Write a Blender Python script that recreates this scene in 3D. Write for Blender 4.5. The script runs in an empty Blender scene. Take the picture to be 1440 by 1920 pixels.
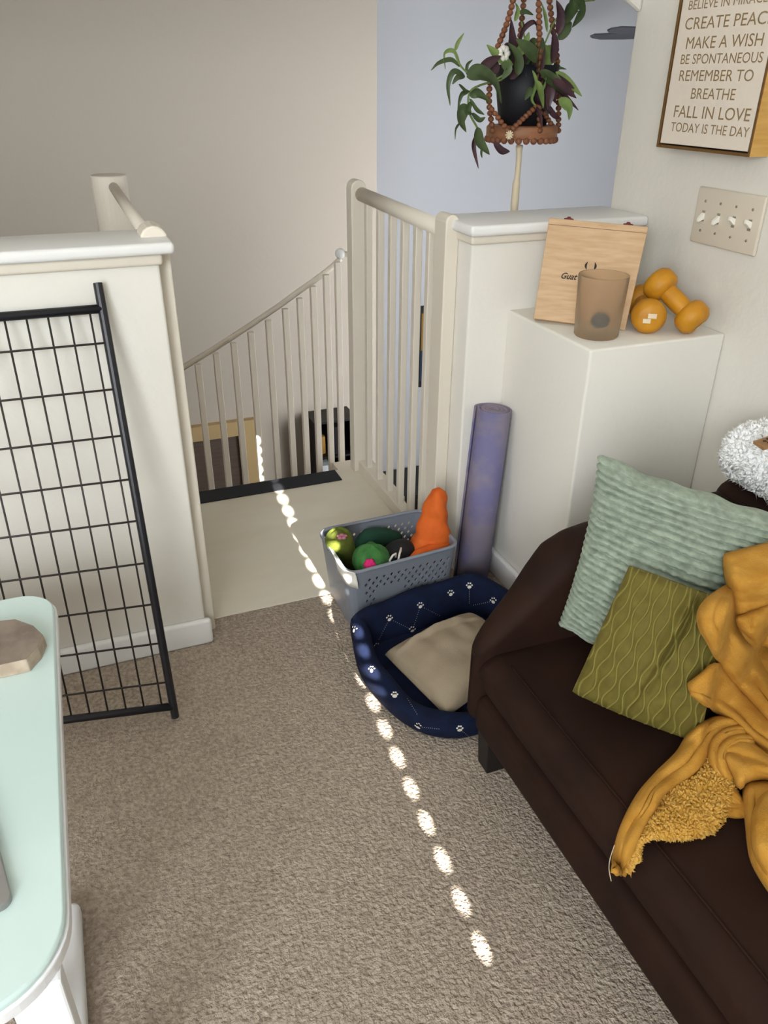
import bpy, bmesh, math, random
import numpy as np
from mathutils import Vector, Matrix
from mathutils.bvhtree import BVHTree

S = 1.25                      # layout units -> metres
scn = bpy.context.scene
COL = scn.collection
rng = np.random.default_rng(7)
random.seed(7)

# ------------------------------------------------------------------ camera
FPX = 1460.35
YAW, PIT, ROL = [math.radians(a) for a in (21.6275, 28.9954, 0.4326)]
CAM = np.array([0, 0, 1.2])
FW = np.array([math.sin(YAW) * math.cos(PIT), math.cos(YAW) * math.cos(PIT), -math.sin(PIT)])
_r0 = np.array([math.cos(YAW), -math.sin(YAW), 0.0]); _u0 = np.cross(_r0, FW)
RT = math.cos(ROL) * _r0 + math.sin(ROL) * _u0
UP = -math.sin(ROL) * _r0 + math.cos(ROL) * _u0
cd = bpy.data.cameras.new('camera'); cam = bpy.data.objects.new('camera', cd); COL.objects.link(cam)
cd.sensor_fit = 'AUTO'; cd.sensor_width = 36; cd.lens = FPX / 1920 * 36
cd.clip_start = 0.02; cd.clip_end = 100
cam.matrix_world = Matrix(((RT[0], UP[0], -FW[0], CAM[0] * S), (RT[1], UP[1], -FW[1], CAM[1] * S),
                           (RT[2], UP[2], -FW[2], CAM[2] * S), (0, 0, 0, 1)))
scn.camera = cam

def ray(x, y): return FW + (x - 720) / FPX * RT - (y - 960) / FPX * UP
def P(x, y, ax, val):
    d = ray(x, y); t = (val - CAM[ax]) / d[ax]; return CAM + t * d
def on_line(x, y, A, B):
    d = ray(x, y); A = np.array(A, float); D = np.array(B, float) - A
    s = np.linalg.lstsq(np.stack([D, -d], 1), CAM - A, rcond=None)[0]; return s[0]

# ------------------------------------------------------------------ light
scn.view_settings.view_transform = 'Standard'; scn.view_settings.look = 'None'
scn.view_settings.gamma = 1; scn.view_settings.use_curve_mapping = False
scn.view_settings.exposure = 0.0
w = bpy.data.worlds.new('sky'); scn.world = w; w.use_nodes = True
bg = w.node_tree.nodes['Background']; bg.inputs[0].default_value = (0.55, 0.7, 1.0, 1); bg.inputs[1].default_value = 0.6

def area(name, loc, target, sx, sy, power, col):
    l = bpy.data.lights.new(name, 'AREA'); l.shape = 'RECTANGLE'; l.size = sx * S; l.size_y = sy * S
    l.energy = power; l.color = col
    o = bpy.data.objects.new(name, l); COL.objects.link(o)
    o.location = Vector(loc) * S
    o.rotation_euler = (Vector(target) - Vector(loc)).to_track_quat('-Z', 'Y').to_euler()
    return o
SUN_T = 0.5; SUN_AZ = 0.0617
sl = bpy.data.lights.new('sun', 'SUN'); sl.energy = 210; sl.angle = math.radians(0.45); sl.color = (1, .95, .87)
so = bpy.data.objects.new('sun', sl); COL.objects.link(so)
so.rotation_euler = Vector((SUN_AZ, 1, -SUN_T)).to_track_quat('-Z', 'Y').to_euler()
area('window_daylight', (-1.0, -1.40, 1.45), (0.0, 1.6, 0.6), 1.6, 1.3, 165, (.90, .96, 1.0))
area('side_window_daylight', (-2.85, 0.3, 1.4), (0.4, 1.0, 0.7), 1.4, 1.2, 22, (1.0, .97, .93))
area('lower_fill_light', (2.5, 2.3, 0.0), (1.9, 5.2, 0.7), 0.9, 1.6, 92, (.97, .98, 1.0))  # added fill lamp for the far blue wall; no window is built there
area('stairwell_light', (-1.2, 2.6, 1.9), (0.3, 3.9, 0.5), .8, .8, 2, (1.0, .95, .88))

# ------------------------------------------------------------------ materials
def lin(c):
    f = lambda v: (v / 255 / 12.92) if v / 255 <= .04045 else ((v / 255 + .055) / 1.055) ** 2.4
    return (f(c[0]), f(c[1]), f(c[2]), 1)
def mat(name, c, rough=.6, c2=None, nscale=20, bump=0, bscale=200, metal=0, sheen=0, trans=0, stretch=None, detail=4, ior=1.45, bdist=.002, spec=.5, attr=None, c3=None, lo=.35, hi=.65, coat=0):
    m = bpy.data.materials.new(name); m.use_nodes = True; n = m.node_tree.nodes; L = m.node_tree.links
    b = n['Principled BSDF']; b.inputs['Base Color'].default_value = lin(c); b.inputs['Roughness'].default_value = rough
    b.inputs['Metallic'].default_value = metal; b.inputs['IOR'].default_value = ior
    b.inputs['Specular IOR Level'].default_value = spec
    if sheen:
        b.inputs['Sheen Weight'].default_value = sheen; b.inputs['Sheen Roughness'].default_value = .4
        b.inputs['Sheen Tint'].default_value = lin(c2 or c)
    if trans: b.inputs['Transmission Weight'].default_value = trans
    if coat: b.inputs['Coat Weight'].default_value = coat
    tc = n.new('ShaderNodeTexCoord'); mp = n.new('ShaderNodeMapping'); L.new(tc.outputs['Object'], mp.inputs[0])
    if stretch: mp.inputs['Scale'].default_value = stretch
    out = None
    if c2:
        t = n.new('ShaderNodeTexNoise'); t.inputs['Scale'].default_value = nscale; t.inputs['Detail'].default_value = detail
        L.new(mp.outputs[0], t.inputs['Vector'])
        r = n.new('ShaderNodeValToRGB'); r.color_ramp.elements[0].position = lo; r.color_ramp.elements[1].position = hi
        r.color_ramp.elements[0].color = lin(c); r.color_ramp.elements[1].color = lin(c2)
        L.new(t.outputs['Fac'], r.inputs[0]); out = r.outputs[0]
    if attr:
        a = n.new('ShaderNodeAttribute'); a.attribute_name = attr
        mx = n.new('ShaderNodeMix'); mx.data_type = 'RGBA'; L.new(a.outputs['Fac'], mx.inputs[0])
        if out: L.new(out, mx.inputs[6])
        else: mx.inputs[6].default_value = lin(c)
        mx.inputs[7].default_value = lin(c3); out = mx.outputs[2]
    if out: L.new(out, b.inputs['Base Color'])
    if bump:
        t2 = n.new('ShaderNodeTexNoise'); t2.inputs['Scale'].default_value = bscale; t2.inputs['Detail'].default_value = 3
        L.new(tc.outputs['Object'], t2.inputs['Vector'])
        bp = n.new('ShaderNodeBump'); bp.inputs['Strength'].default_value = bump; bp.inputs['Distance'].default_value = bdist
        L.new(t2.outputs['Fac'], bp.inputs['Height']); L.new(bp.outputs[0], b.inputs['Normal'])
    return m
M = dict(
    plaster=mat('cream_plaster', (231, 227, 218), .75, bump=.35, bscale=45, bdist=.003),
    shaded=mat('shaded_plaster', (188, 179, 166), .8, bump=.25, bscale=40, bdist=.003),  # wall paint darkened to stand in for the stairwell's weaker light
    blue=mat('pale_blue_plaster', (204, 207, 213), .8, bump=.15, bscale=40),
    white=mat('white_gloss_trim', (236, 235, 233), .35, bump=.05, bscale=30),
    cream=mat('cream_painted_wood', (228, 219, 204), .45, bump=.05, bscale=60),
    ceil=mat('ceiling_paint', (235, 232, 225), .9),
    carpet=None,
    landing=mat('pale_landing_board', (226, 216, 197), .5, (232, 224, 207), 3, stretch=(1, 3, 1), bump=.05, bscale=30),
    grip=mat('black_grip_tape', (34, 36, 42), .8, bump=.6, bscale=700, bdist=.001),
    blackmetal=mat('black_metal', (27, 27, 33), .38, spec=.5),
    wire=mat('dark_wire', (52, 46, 43), .45),
    leather=mat('brown_microfibre', (34, 18, 12), .74, (42, 23, 15), 9, bump=.15, bscale=160, bdist=.001, spec=.2),
    blackwood=mat('black_wood', (22, 18, 17), .5),
    sage=mat('sage_plush', (130, 141, 126), .9, (155, 167, 150), 60, sheen=.5, bump=.35, bscale=350, bdist=.002),
    olive=mat('olive_velvet', (92, 82, 26), .8, (104, 94, 34), 40, sheen=.35, bump=.2, bscale=500, attr='ridge_sheen', c3=(150, 140, 70)),  # lighter mix colour paints the velvet's sheen along the pintuck ridges
    mustard=mat('mustard_plush', (174, 122, 38), .9, (188, 138, 54), 25, sheen=.25, bump=.5, bscale=260, bdist=.003),
    fleece=mat('white_fleece', (252, 252, 251), .9, sheen=.2),
    tag=mat('tan_leather', (165, 124, 82), .6, (150, 110, 70), 30),
    ink=mat('black_ink', (45, 36, 32), .7),
    navy=mat('navy_cotton', (12, 19, 42), .9, (15, 26, 54), 30, bump=.3, bscale=300, spec=.25),
    paw=mat('cream_print', (214, 208, 196), .85),
    tan=mat('tan_fabric', (144, 128, 106), .85, (156, 140, 118), 12, bump=.3, bscale=200),
    basket=mat('grey_plastic', (128, 133, 144), .42, bump=.05, bscale=80),
    orange=mat('orange_fabric', (204, 88, 22), .8, (216, 102, 32), 20, bump=.2, bscale=300),
    green=mat('green_plush', (46, 98, 44), .9, (64, 120, 58), 40, bump=.6, bscale=300, sheen=.2),
    olivegreen=mat('moss_plush', (80, 88, 22), .9, (94, 104, 30), 40, bump=.5, bscale=300, sheen=.3),
    darkgreen=mat('dark_green_plush', (22, 62, 46), .9, bump=.5, bscale=300),
    pink=mat('pink_felt', (204, 34, 108), .85),
    mauve=mat('mauve_felt', (176, 110, 130), .85),
    blackfab=mat('black_fabric', (20, 20, 24), .8),
    whitefab=mat('white_cloth', (232, 228, 220), .8),
    mat=None,
    maple=None,
    hinge=mat('oxblood_metal', (92, 28, 28), .4, metal=.3),
    frost=None,
    wax=mat('blue_black_wax', (40, 58, 84), .4),
    dumb=mat('mustard_vinyl', (202, 140, 28), .5, (188, 126, 24), 25, bump=.15, bscale=90, attr=None),
    silver=mat('worn_white_mark', (226, 208, 178), .6),
    plate=mat('ivory_plastic', (214, 203, 186), .35),
    toggle=mat('white_plastic', (246, 242, 232), .3),
    screw=mat('screw_paint', (150, 140, 124), .4, metal=.2),
    gold=mat('gold_wood', (214, 170, 96), .35, (196, 150, 78), 6, stretch=(1, 1, 12), metal=.25),
    golddark=mat('gold_edge', (120, 88, 50), .4, metal=.3),
    canvas=mat('ivory_panel', (226, 214, 200), .6),
    letter=mat('dull_gold_ink', (150, 128, 92), .5, metal=.1),
    pot=mat('black_pot', (17, 19, 26), .6),
    bead=mat('terracotta_bead', (138, 88, 58), .5, (112, 68, 44), 30),
    disc=mat('stained_wood', (156, 108, 76), .5, (136, 90, 62), 14, stretch=(1, 1, 6)),
    cord=mat('cream_cord', (222, 208, 180), .8, bump=.4, bscale=200),
    leaf=mat('dark_green_leaf', (58, 72, 44), .45, (74, 92, 54), 25),
    leafl=mat('fresh_green_leaf', (108, 130, 72), .45, (128, 150, 84), 25),
    leafp=mat('purple_leaf', (56, 34, 44), .4, (76, 48, 56), 25),
    soil=mat('potting_soil', (46, 34, 26), .95, bump=.8, bscale=90),
    glass=mat('mint_back_painted_glass', (204, 224, 220), .12, coat=.6, spec=.5),
    tablewhite=mat('white_lacquer', (240, 240, 242), .3),
    alu=mat('brushed_aluminium', (158, 156, 154), .38, metal=.7),
    stone=mat('brown_stone', (110, 97, 86), .6, (142, 127, 114), 22, bump=.3, bscale=70, detail=8),
    stonecut=mat('pale_stone_rind', (196, 180, 160), .7, (170, 152, 132), 40, bump=.4, bscale=90),
    fan=mat('dark_grey_blade', (74, 76, 84), .5),
    doortan=mat('tan_casing', (190, 164, 118), .6),
    doorbrown=mat('umber_door', (88, 74, 64), .6, (98, 84, 74), 8, stretch=(1, 1, 8)),
    ochre=mat('ochre_paint', (150, 112, 40), .7),
    navyart=mat('navy_paint', (44, 60, 92), .7),
    teal=mat('teal_card', (40, 120, 116), .6),
    greywhite=mat('pale_grey_card', (196, 204, 206), .6),
    lowfloor=mat('brown_floor_board', (120, 100, 82), .5, (104, 86, 70), 4, stretch=(8, 1, 1)),
)
# carpet: twisted pile, colour flecks + bump
m = mat('beige_carpet', (152, 137, 122), .95, (192, 177, 161), 95, detail=5, lo=.3, hi=.7, sheen=.2, bump=1.0, bscale=120, bdist=.012, spec=.1); M['carpet'] = m
# yoga mat: lilac with a blue-violet pattern
m = mat('lilac_foam', (136, 127, 144), .75, (116, 112, 150), 7, detail=5, lo=.44, hi=.56, bump=.15, bscale=400); M['mat'] = m
M['matplain'] = mat('mauve_foam', (136, 124, 142), .75, bump=.15, bscale=400)
m = mat('maple', (206, 174, 136), .5, (192, 157, 118), 7, stretch=(2.0, 2.0, 14), detail=6); M['maple'] = m
m = mat('frosted_amber_glass', (238, 226, 208), .30, trans=.9, ior=1.06); M['frost'] = m

# ------------------------------------------------------------------ mesh helpers
class MB:
    def __init__(s): s.v = []; s.f = []; s.n = 0; s.attr = None
    def add(s, v, f):
        v = np.asarray(v, float).reshape(-1, 3); s.v.append(v); s.f += [tuple(int(i) + s.n for i in q) for q in f]; s.n += len(v); return s
    def box(s, x0, x1, y0, y1, z0, z1):
        v = [(x, y, z) for x in (x0, x1) for y in (y0, y1) for z in (z0, z1)]
        return s.add(v, [(0, 1, 3, 2), (4, 6, 7, 5), (0, 4, 5, 1), (2, 3, 7, 6), (0, 2, 6, 4), (1, 5, 7, 3)])
    def hexa(s, a):   # 8 points: bottom 4 (ccw), top 4
        return s.add(a, [(3, 2, 1, 0), (4, 5, 6, 7), (0, 1, 5, 4), (1, 2, 6, 5), (2, 3, 7, 6), (3, 0, 4, 7)])
    def grid(s, g, cu=False, cv=False):
        g = np.asarray(g, float); a, b = g.shape[:2]; f = []
        for i in range(a if cu else a - 1):
            for j in range(b if cv else b - 1):
                f.append((i * b + j, ((i + 1) % a) * b + j, ((i + 1) % a) * b + (j + 1) % b, i * b + (j + 1) % b))
        return s.add(g.reshape(-1, 3), f)
    def tube(s, path, r, n=10, cap=True, closed=False, flat=(1, 1)):
        p = np.asarray(path, float); k = len(p); r = np.broadcast_to(np.asarray(r, float), (k,))
        t = np.gradient(p, axis=0) if not closed else np.roll(p, -1, 0) - np.roll(p, 1, 0)
        t /= np.linalg.norm(t, axis=1)[:, None] + 1e-12
        ref = np.array([0, 0, 1.0]) if abs(t[0][2]) < .9 else np.array([1.0, 0, 0])
        u = np.cross(t[0], ref); u /= np.linalg.norm(u); rings = []
        for i in range(k):
            u = u - t[i] * (u @ t[i]); u /= np.linalg.norm(u); q = np.cross(t[i], u)
            a = np.arange(n) / n * 2 * math.pi
            rings.append(p[i] + r[i] * (flat[0] * np.cos(a)[:, None] * u + flat[1] * np.sin(a)[:, None] * q))
        base = s.n; s.grid(np.array(rings), closed, True)
        if cap and not closed:
            s.f.append(tuple(base + j for j in range(n))[::-1]); s.f.append(tuple(base + (k - 1) * n + j for j in range(n)))
        return s
    def lathe(s, prof, c, axis=(0, 0, 1), n=32):
        ax = np.array(axis, float); ax /= np.linalg.norm(ax)
        ref = np.array([1.0, 0, 0]) if abs(ax[0]) < .9 else np.array([0, 1.0, 0])
        u = np.cross(ax, ref); u /= np.linalg.norm(u); q = np.cross(ax, u); a = np.arange(n) / n * 2 * math.pi
        rings = [np.array(c) + ax * z + max(r, 1e-5) * (np.cos(a)[:, None] * u + np.sin(a)[:, None] * q) for r, z in prof]
        return s.grid(np.array(rings), False, True)
    def ball(s, c, r, n=10, sc=(1, 1, 1)):
        th = np.linspace(0, math.pi, n // 2 + 2); a = np.arange(n) / n * 2 * math.pi
        g = np.stack([np.sin(th)[:, None] * np.cos(a), np.sin(th)[:, None] * np.sin(a), np.cos(th)[:, None] * np.ones(n)], 2)
        return s.grid(np.array(c) + g * r * np.array(sc), False, True)
    def verts(s): return np.vstack(s.v)
    def build(s, name, m, parent=None, smooth=False, bevel=0, sub=0, solid=0, merge=False, angle=None, org=None, segs=2):
        V = np.vstack(s.v) * S
        if parent is None:
            lo, hi = V.min(0), V.max(0); o0 = np.array([(lo[0] + hi[0]) / 2, (lo[1] + hi[1]) / 2, lo[2]]) if org is None else np.array(org) * S
        else: o0 = np.array(origin(parent))
        me = bpy.data.meshes.new(name); me.from_pydata((V - o0).tolist(), [], s.f); 
        if merge:
            bm = bmesh.new(); bm.from_mesh(me); bmesh.ops.remove_doubles(bm, verts=bm.verts, dist=merge if merge is not True else 1e-5)
            bmesh.ops.recalc_face_normals(bm, faces=bm.faces); bm.to_mesh(me); bm.free()
        elif True:
            bm = bmesh.new(); bm.from_mesh(me); bmesh.ops.recalc_face_normals(bm, faces=bm.faces); bm.to_mesh(me); bm.free()
        if s.attr is not None and not merge:
            at = me.attributes.new('ridge_sheen', 'FLOAT', 'POINT'); at.data.foreach_set('value', np.asarray(s.attr, np.float32))
        me.materials.append(m); me.update()
        if smooth: me.polygons.foreach_set('use_smooth', [True] * len(me.polygons))
        o = bpy.data.objects.new(name, me); COL.objects.link(o)
        if parent is None: o.location = o0
        else: o.parent = parent
        if solid:
            d = o.modifiers.new('solid', 'SOLIDIFY'); d.thickness = solid * S; d.offset = 0
        if bevel:
            d = o.modifiers.new('bevel', 'BEVEL'); d.width = bevel * S; d.segments = segs; d.limit_method = 'ANGLE'; d.angle_limit = math.radians(40)
            if segs > 2: me.polygons.foreach_set('use_smooth', [True] * len(me.polygons)); d.harden_normals = False
        if sub:
            d = o.modifiers.new('sub', 'SUBSURF'); d.levels = sub; d.render_levels = sub
        return o
def origin(o):
    p = Vector(o.location)
    while o.parent: o = o.parent; p += o.location
    return p
def tag(o, label=None, cat=None, group=None, kind=None):
    if label: o['label'] = label
    if cat: o['category'] = cat
    if group: o['group'] = group
    if kind: o['kind'] = kind
    return o
def thing(name, loc, label, cat, group=None):
    o = bpy.data.objects.new(name, None); o.empty_display_size = .05; COL.objects.link(o); o.location = Vector([float(c) * S for c in loc]); return tag(o, label, cat, group)
def struct(o, parent=False):
    o['kind'] = 'structure'; return o
def bez(pts, n=12):   # Catmull-Rom through points
    p = np.asarray(pts, float); out = []
    e = np.vstack([2 * p[0] - p[1], p, 2 * p[-1] - p[-2]])
    for i in range(len(p) - 1):
        a, b, c, d = e[i:i + 4]
        for t in np.arange(n) / n:
            out.append(.5 * ((2 * b) + (-a + c) * t + (2 * a - 5 * b + 4 * c - d) * t ** 2 + (-a + 3 * b - 3 * c + d) * t ** 3))
    out.append(p[-1]); return np.array(out)
def surf(ctrl, n=8):   # Catmull-Rom surface through a grid of points
    c = np.asarray(ctrl, float); rows = np.array([bez(r, n) for r in c])
    return np.array([bez(rows[:, j], n) for j in range(rows.shape[1])]).transpose(1, 0, 2)
def rbox(x0, x1, y0, y1, z0, z1, r, k=5):   # rounded box as a grid of rings
    mb = MB(); 
    cx = (x0 + x1) / 2; cy = (y0 + y1) / 2
    def ring(ins, z):
        pts = []
        for qx, qy, a0 in ((x1 - r, y1 - r, 0), (x0 + r, y1 - r, 90), (x0 + r, y0 + r, 180), (x1 - r, y0 + r, 270)):
            for i in range(k + 1):
                a = math.radians(a0 + 90 * i / k); pts.append((qx + (r - ins) * math.cos(a), qy + (r - ins) * math.sin(a), z))
        return pts
    rings = []
    for i in range(k + 1):
        a = math.radians(90 * i / k); rings.append(ring(r * (1 - math.sin(a)), z0 + r * (1 - math.cos(a))))
    for i in range(k + 1):
        a = math.radians(90 * i / k); rings.append(ring(r * (1 - math.cos(a)), z1 - r * (1 - math.sin(a))))
    g = np.array(rings); mb.grid(g, False, True); nn = g.shape[1]; kk = g.shape[0]
    mb.f.append(tuple(range(nn))[::-1]); mb.f.append(tuple((kk - 1) * nn + j for j in range(nn))); return mb
def bvh_of(*obs):
    V = []; F = []
    for o in obs:
        off = len(V); og = origin(o); V += [tuple((v.co + og)) for v in o.data.vertices]; F += [tuple(i + off for i in p.vertices) for p in o.data.polygons]
    return BVHTree.FromPolygons(V, F)
def cast(bvh, x, y, h=0):
    d = ray(x, y); d = d / np.linalg.norm(d)
    hit = bvh.ray_cast(Vector(CAM * S), Vector(d))
    if hit[0] is None: return None, None
    return np.array(hit[0]) / S - d * h, np.array(hit[1])

# ------------------------------------------------------------------ structure
LZ = -2.08                                  # lower storey floor
struct(MB().box(-3, 1.45, -1.55, 1.644, -.12, 0).build('floor', M['carpet']))
struct(MB().box(.10, .87, 1.644, 2.362, -.12, -.001).build('floor_landing', M['landing'], bevel=.006))
struct(MB().box(-3, 5.7, -1.6, 5.4, LZ - .1, LZ).build('floor_lower', M['lowfloor']))
struct(MB().box(-3.1, 5.8, -1.7, 5.4, 2.6, 2.7).build('ceiling', M['ceil']))
# wall behind the camera, with a window and a slatted blind
mb = MB(); WX0, WX1, WZ0, WZ1 = -.35, .75, .85, 2.45
mb.box(-3.1, WX0, -1.62, -1.5, LZ, 2.62).box(WX1, 5.8, -1.62, -1.5, LZ, 2.62).box(WX0, WX1, -1.62, -1.5, LZ, WZ0).box(WX0, WX1, -1.62, -1.5, WZ1, 2.62)
struct(mb.build('wall_back', M['plaster']))
struct(MB().box(-3.1, -3, -1.6, 4, LZ, 2.62).build('wall_left', M['plaster']))
win = struct(MB().box(WX0 - .05, WX1 + .05, -1.53, -1.47, WZ0 - .05, WZ0).box(WX0 - .05, WX1 + .05, -1.53, -1.47, WZ1, WZ1 + .05)
             .box(WX0 - .05, WX0, -1.53, -1.47, WZ0, WZ1).box(WX1, WX1 + .05, -1.53, -1.47, WZ0, WZ1).build('window_1', M['white']))
# blind: overlapping slats, each with a cord hole; the sun comes through the holes
bl = MB(); HX = .29; pit = .0415; z = WZ0
hw = .0048
i = 0
while z < WZ1:
    z1 = min(z + pit, WZ1); zc = (z + z1) / 2
    ho = i in range(5, 40) and zc < 2.13
    if ho:
        bl.box(WX0, HX - hw, -1.525, -1.521, z, z1).box(HX + hw, WX1, -1.525, -1.521, z, z1)
        bl.box(HX - hw, HX + hw, -1.525, -1.521, z, zc - .0062).box(HX - hw, HX + hw, -1.525, -1.521, zc + .0062, z1)
    else: bl.box(WX0, WX1, -1.525, -1.521, z, z1)
    z = z1; i += 1
bl.build('blind', M['white'], win)
# right wall, with its clipped opening corner
mb = MB(); mb.box(1.313, 1.45, -1.5, 1.763, 0, 2.62); struct(mb.build('wall_right', M['plaster'], bevel=.008, segs=3))
_h = P(1165, 0, 1, 1.763); _k = (_h[2] - 1.338) / (1.313 - _h[0]); _zh = 1.338 + _k * .26
mb = MB(); mb.add([(1.313, 1.742, 1.338), (1.053, 1.742, _zh), (1.053, 1.742, 2.6), (1.313, 1.742, 2.6), (1.313, 1.763, 1.338), (1.053, 1.763, _zh), (1.053, 1.763, 2.6), (1.313, 1.763, 2.6)],
                 [(0, 1, 2, 3), (7, 6, 5, 4), (0, 4, 5, 1), (1, 5, 6, 2), (2, 6, 7, 3), (3, 7, 4, 0)]).box(-3, 1.053, 1.742, 1.763, max(1.6, _zh), 2.6)
struct(mb.build('wall_header', M['plaster'], bevel=.008))
# half walls
struct(MB().box(-3, .160, 1.564, 1.68, 0, .912).build('wall_stairwell', M['plaster'], bevel=.006, segs=3))
struct(MB().box(.857, 1.313, 1.632, 1.763, -.1, .895).build('wall_halfheight', M['plaster'], bevel=.006, segs=3))
struct(MB().box(-3, .166, 1.552, 1.69, .893, .915).build('trim_1', M['cream'], bevel=.006, segs=3))
struct(MB().box(-3, .188, 1.532, 1.705, .915, .937).build('trim_2', M['white'], bevel=.008, segs=3))
struct(MB().box(.850, 1.313, 1.622, 1.775, .876, .897).build('trim_3', M['cream'], bevel=.006, segs=3))
struct(MB().box(.838, 1.313, 1.602, 1.79, .897, .921).build('trim_4', M['white'], bevel=.008, segs=3))
struct(MB().box(-3, .172, 1.548, 1.566, 0, .07).build('baseboard_left', M['white'], bevel=.008, segs=3))
struct(MB().box(.948, .965, 1.29, 1.635, 0, .07).build('baseboard_ledge', M['white'], bevel=.006, segs=3))
struct(MB().box(.964, 1.313, 1.29, 1.634, 0, .72).build('wall_ledge', M['plaster'], bevel=.006, segs=3))
# lower storey
struct(MB().box(-3, 1.494, 3.9, 4.0, LZ, 2.62).build('wall_far', M['shaded']))
struct(MB().box(1.394, 1.494, 4.0, 5.2, LZ, 2.62).build('wall_return', M['shaded']))
struct(MB().box(1.3, 5.7, 5.2, 5.3, LZ, 2.62).build('wall_living', M['blue']))
struct(MB().box(5.62, 5.72, -1.5, 5.2, LZ, 2.62).build('wall_living_side', M['blue']))
d1 = struct(MB().box(.38, .80, 3.86, 3.9, -.47, -.39).box(.70, .80, 3.86, 3.9, LZ, -.47).box(.38, .41, 3.86, 3.9, LZ, -.47).build('door_1', M['doortan']))
MB().box(.41, .70, 3.88, 3.899, LZ, -.47).build('door_leaf', M['doorbrown'], d1)
# hidden lower flight of stairs
mb = MB()
for k in range(9): mb.box(.95 - .19 * (k + 1), 1.02 - .19 * k, 2.37, 2.74, -.62 - .155 * k, -.58 - .155 * k).box(.99 - .19 * k, 1.02 - .19 * k, 2.37, 2.74, -.62 - .155 * (k + 1), -.58 - .155 * k)
mb.box(.86, 1.02, 2.362, 2.74, -.2, -.16); struct(mb.build('floor_stairs', M['landing']))
struct(MB().box(.10, .87, 2.345, 2.365, LZ, -.12).build('wall_under_landing', M['shaded']))

tag(MB().box(.262, .746, 2.274, 2.354, -.0005, .003).build('anti_slip_strip', M['grip']), 'black anti-slip strip along the far edge of the pale landing', 'grip strip')

# ------------------------------------------------------------------ balustrades
def newel(mb, x0, x1, y0, y1, z0, z1):
    cx = (x0 + x1) / 2; rr = (x1 - x0) / 2; k = 8
    pr = [(x1, z0), (x1, z1 - rr)] + [(cx + rr * math.cos(a), z1 - rr + rr * math.sin(a)) for a in np.linspace(0, math.pi, k + 1)][1:-1] + [(x0, z1 - rr), (x0, z0)]
    n = len(pr); v = [(x, y0, z) for x, z in pr] + [(x, y1, z) for x, z in pr]
    f = [tuple(range(n)), tuple(range(2 * n - 1, n - 1, -1))] + [(i, (i + 1) % n, n + (i + 1) % n, n + i) for i in range(n)]
    return mb.add(v, f)
ba = thing('landing_balustrade', (.84, 2.05, 0), 'cream landing railing with square balusters between a tall post and the right half wall', 'railing', 'stair railings')
newel(MB(), .808, .856, 2.318, 2.366, 0, .945).build('end_post', M['cream'], ba, bevel=.003)
newel(MB(), .822, .8565, 1.70, 1.763, 0, .932).build('newel_post', M['cream'], ba, bevel=.003)
MB().tube([(.84, 1.763, .893), (.84, 2.318, .905)], .020, 14).build('top_rail', M['cream'], ba, smooth=True)
MB().box(.822, .858, 1.763, 2.318, -.001, .042).build('bottom_rail', M['cream'], ba, bevel=.003)
for by in (2.262, 2.165, 2.073, 1.985, 1.90, 1.82):
    MB().box(.831, .850, by - .0105, by + .0105, .04, .893).build('baluster', M['cream'], ba, bevel=.002)
bs = thing('stair_balustrade', (.6, 2.75, -.9), 'lower stair railing sloping down to the left with slim cream balusters', 'railing', 'stair railings')
bx = [1240, 1150, 1045, 940, 825, 690, 550, 415, 275, 130, -20]; bz = [215, 318, 408, 503, 588, 678, 772, 858, 942, 1030, 1110]
for a, b in zip(bx, bz):
    p = P(a * .236 + 340, b * .236 + 440, 1, 2.75)
    MB().box(p[0] - .011, p[0] + .011, 2.739, 2.761, p[2] - 1.0, p[2]).build('baluster', M['cream'], bs, bevel=.002)
hr = [P(a * .236 + 340, b * .236 + 440, 1, 2.79) for a, b in ((1265, 190), (1190, 262), (1040, 375), (930, 452), (800, 548), (680, 630), (520, 738), (300, 880), (40, 1040), (-200, 1180))]
MB().tube(bez(hr, 6), .0105, 12).build('handrail', M['cream'], bs, smooth=True)
e0 = P(1262 * .236 + 340, 150 * .236 + 440, 1, 2.77)
MB().ball(e0, .019, 16).build('end_knob', M['white'], bs, smooth=True)
MB().tube([e0, e0 + np.array([.06, -.02, -.005])], .010, 10).build('bracket', M['cream'], bs, smooth=True)
p0 = P(633, 492, 1, 2.75); p9 = P(335, 702, 1, 2.75)
mb = MB(); mb.hexa([(p0[0] + .03, 2.73, p0[2] - 1.05), (p9[0], 2.73, p9[2] - 1.05), (p9[0], 2.77, p9[2] - 1.05), (p0[0] + .03, 2.77, p0[2] - 1.05),
                    (p0[0] + .03, 2.73, p0[2] - .97), (p9[0], 2.73, p9[2] - .97), (p9[0], 2.77, p9[2] - .97), (p0[0] + .03, 2.77, p0[2] - .97)])
mb.build('stringer', M['cream'], bs)
bl2 = thing('side_balustrade', (.15, 2.0, 0), 'cream side railing behind the left half wall with a thick flat-topped post', 'railing', 'stair railings')
newel(MB(), .134, .186, 1.60, 1.67, -.001, .957).build('newel_post', M['cream'], bl2, bevel=.004)
MB().tube([(.155, 1.67, .925), (.153, 2.44, .935)], .0135, 12).build('top_rail', M['cream'], bl2, smooth=True)
MB().tube([(.146, 2.49, -1.0), (.146, 2.49, .963)], .050, 28).build('end_post', M['cream'], bl2, bevel=.004, smooth=False)
MB().box(.135, .17, 1.67, 2.345, -.001, .04).build('bottom_rail', M['cream'], bl2)

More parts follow.
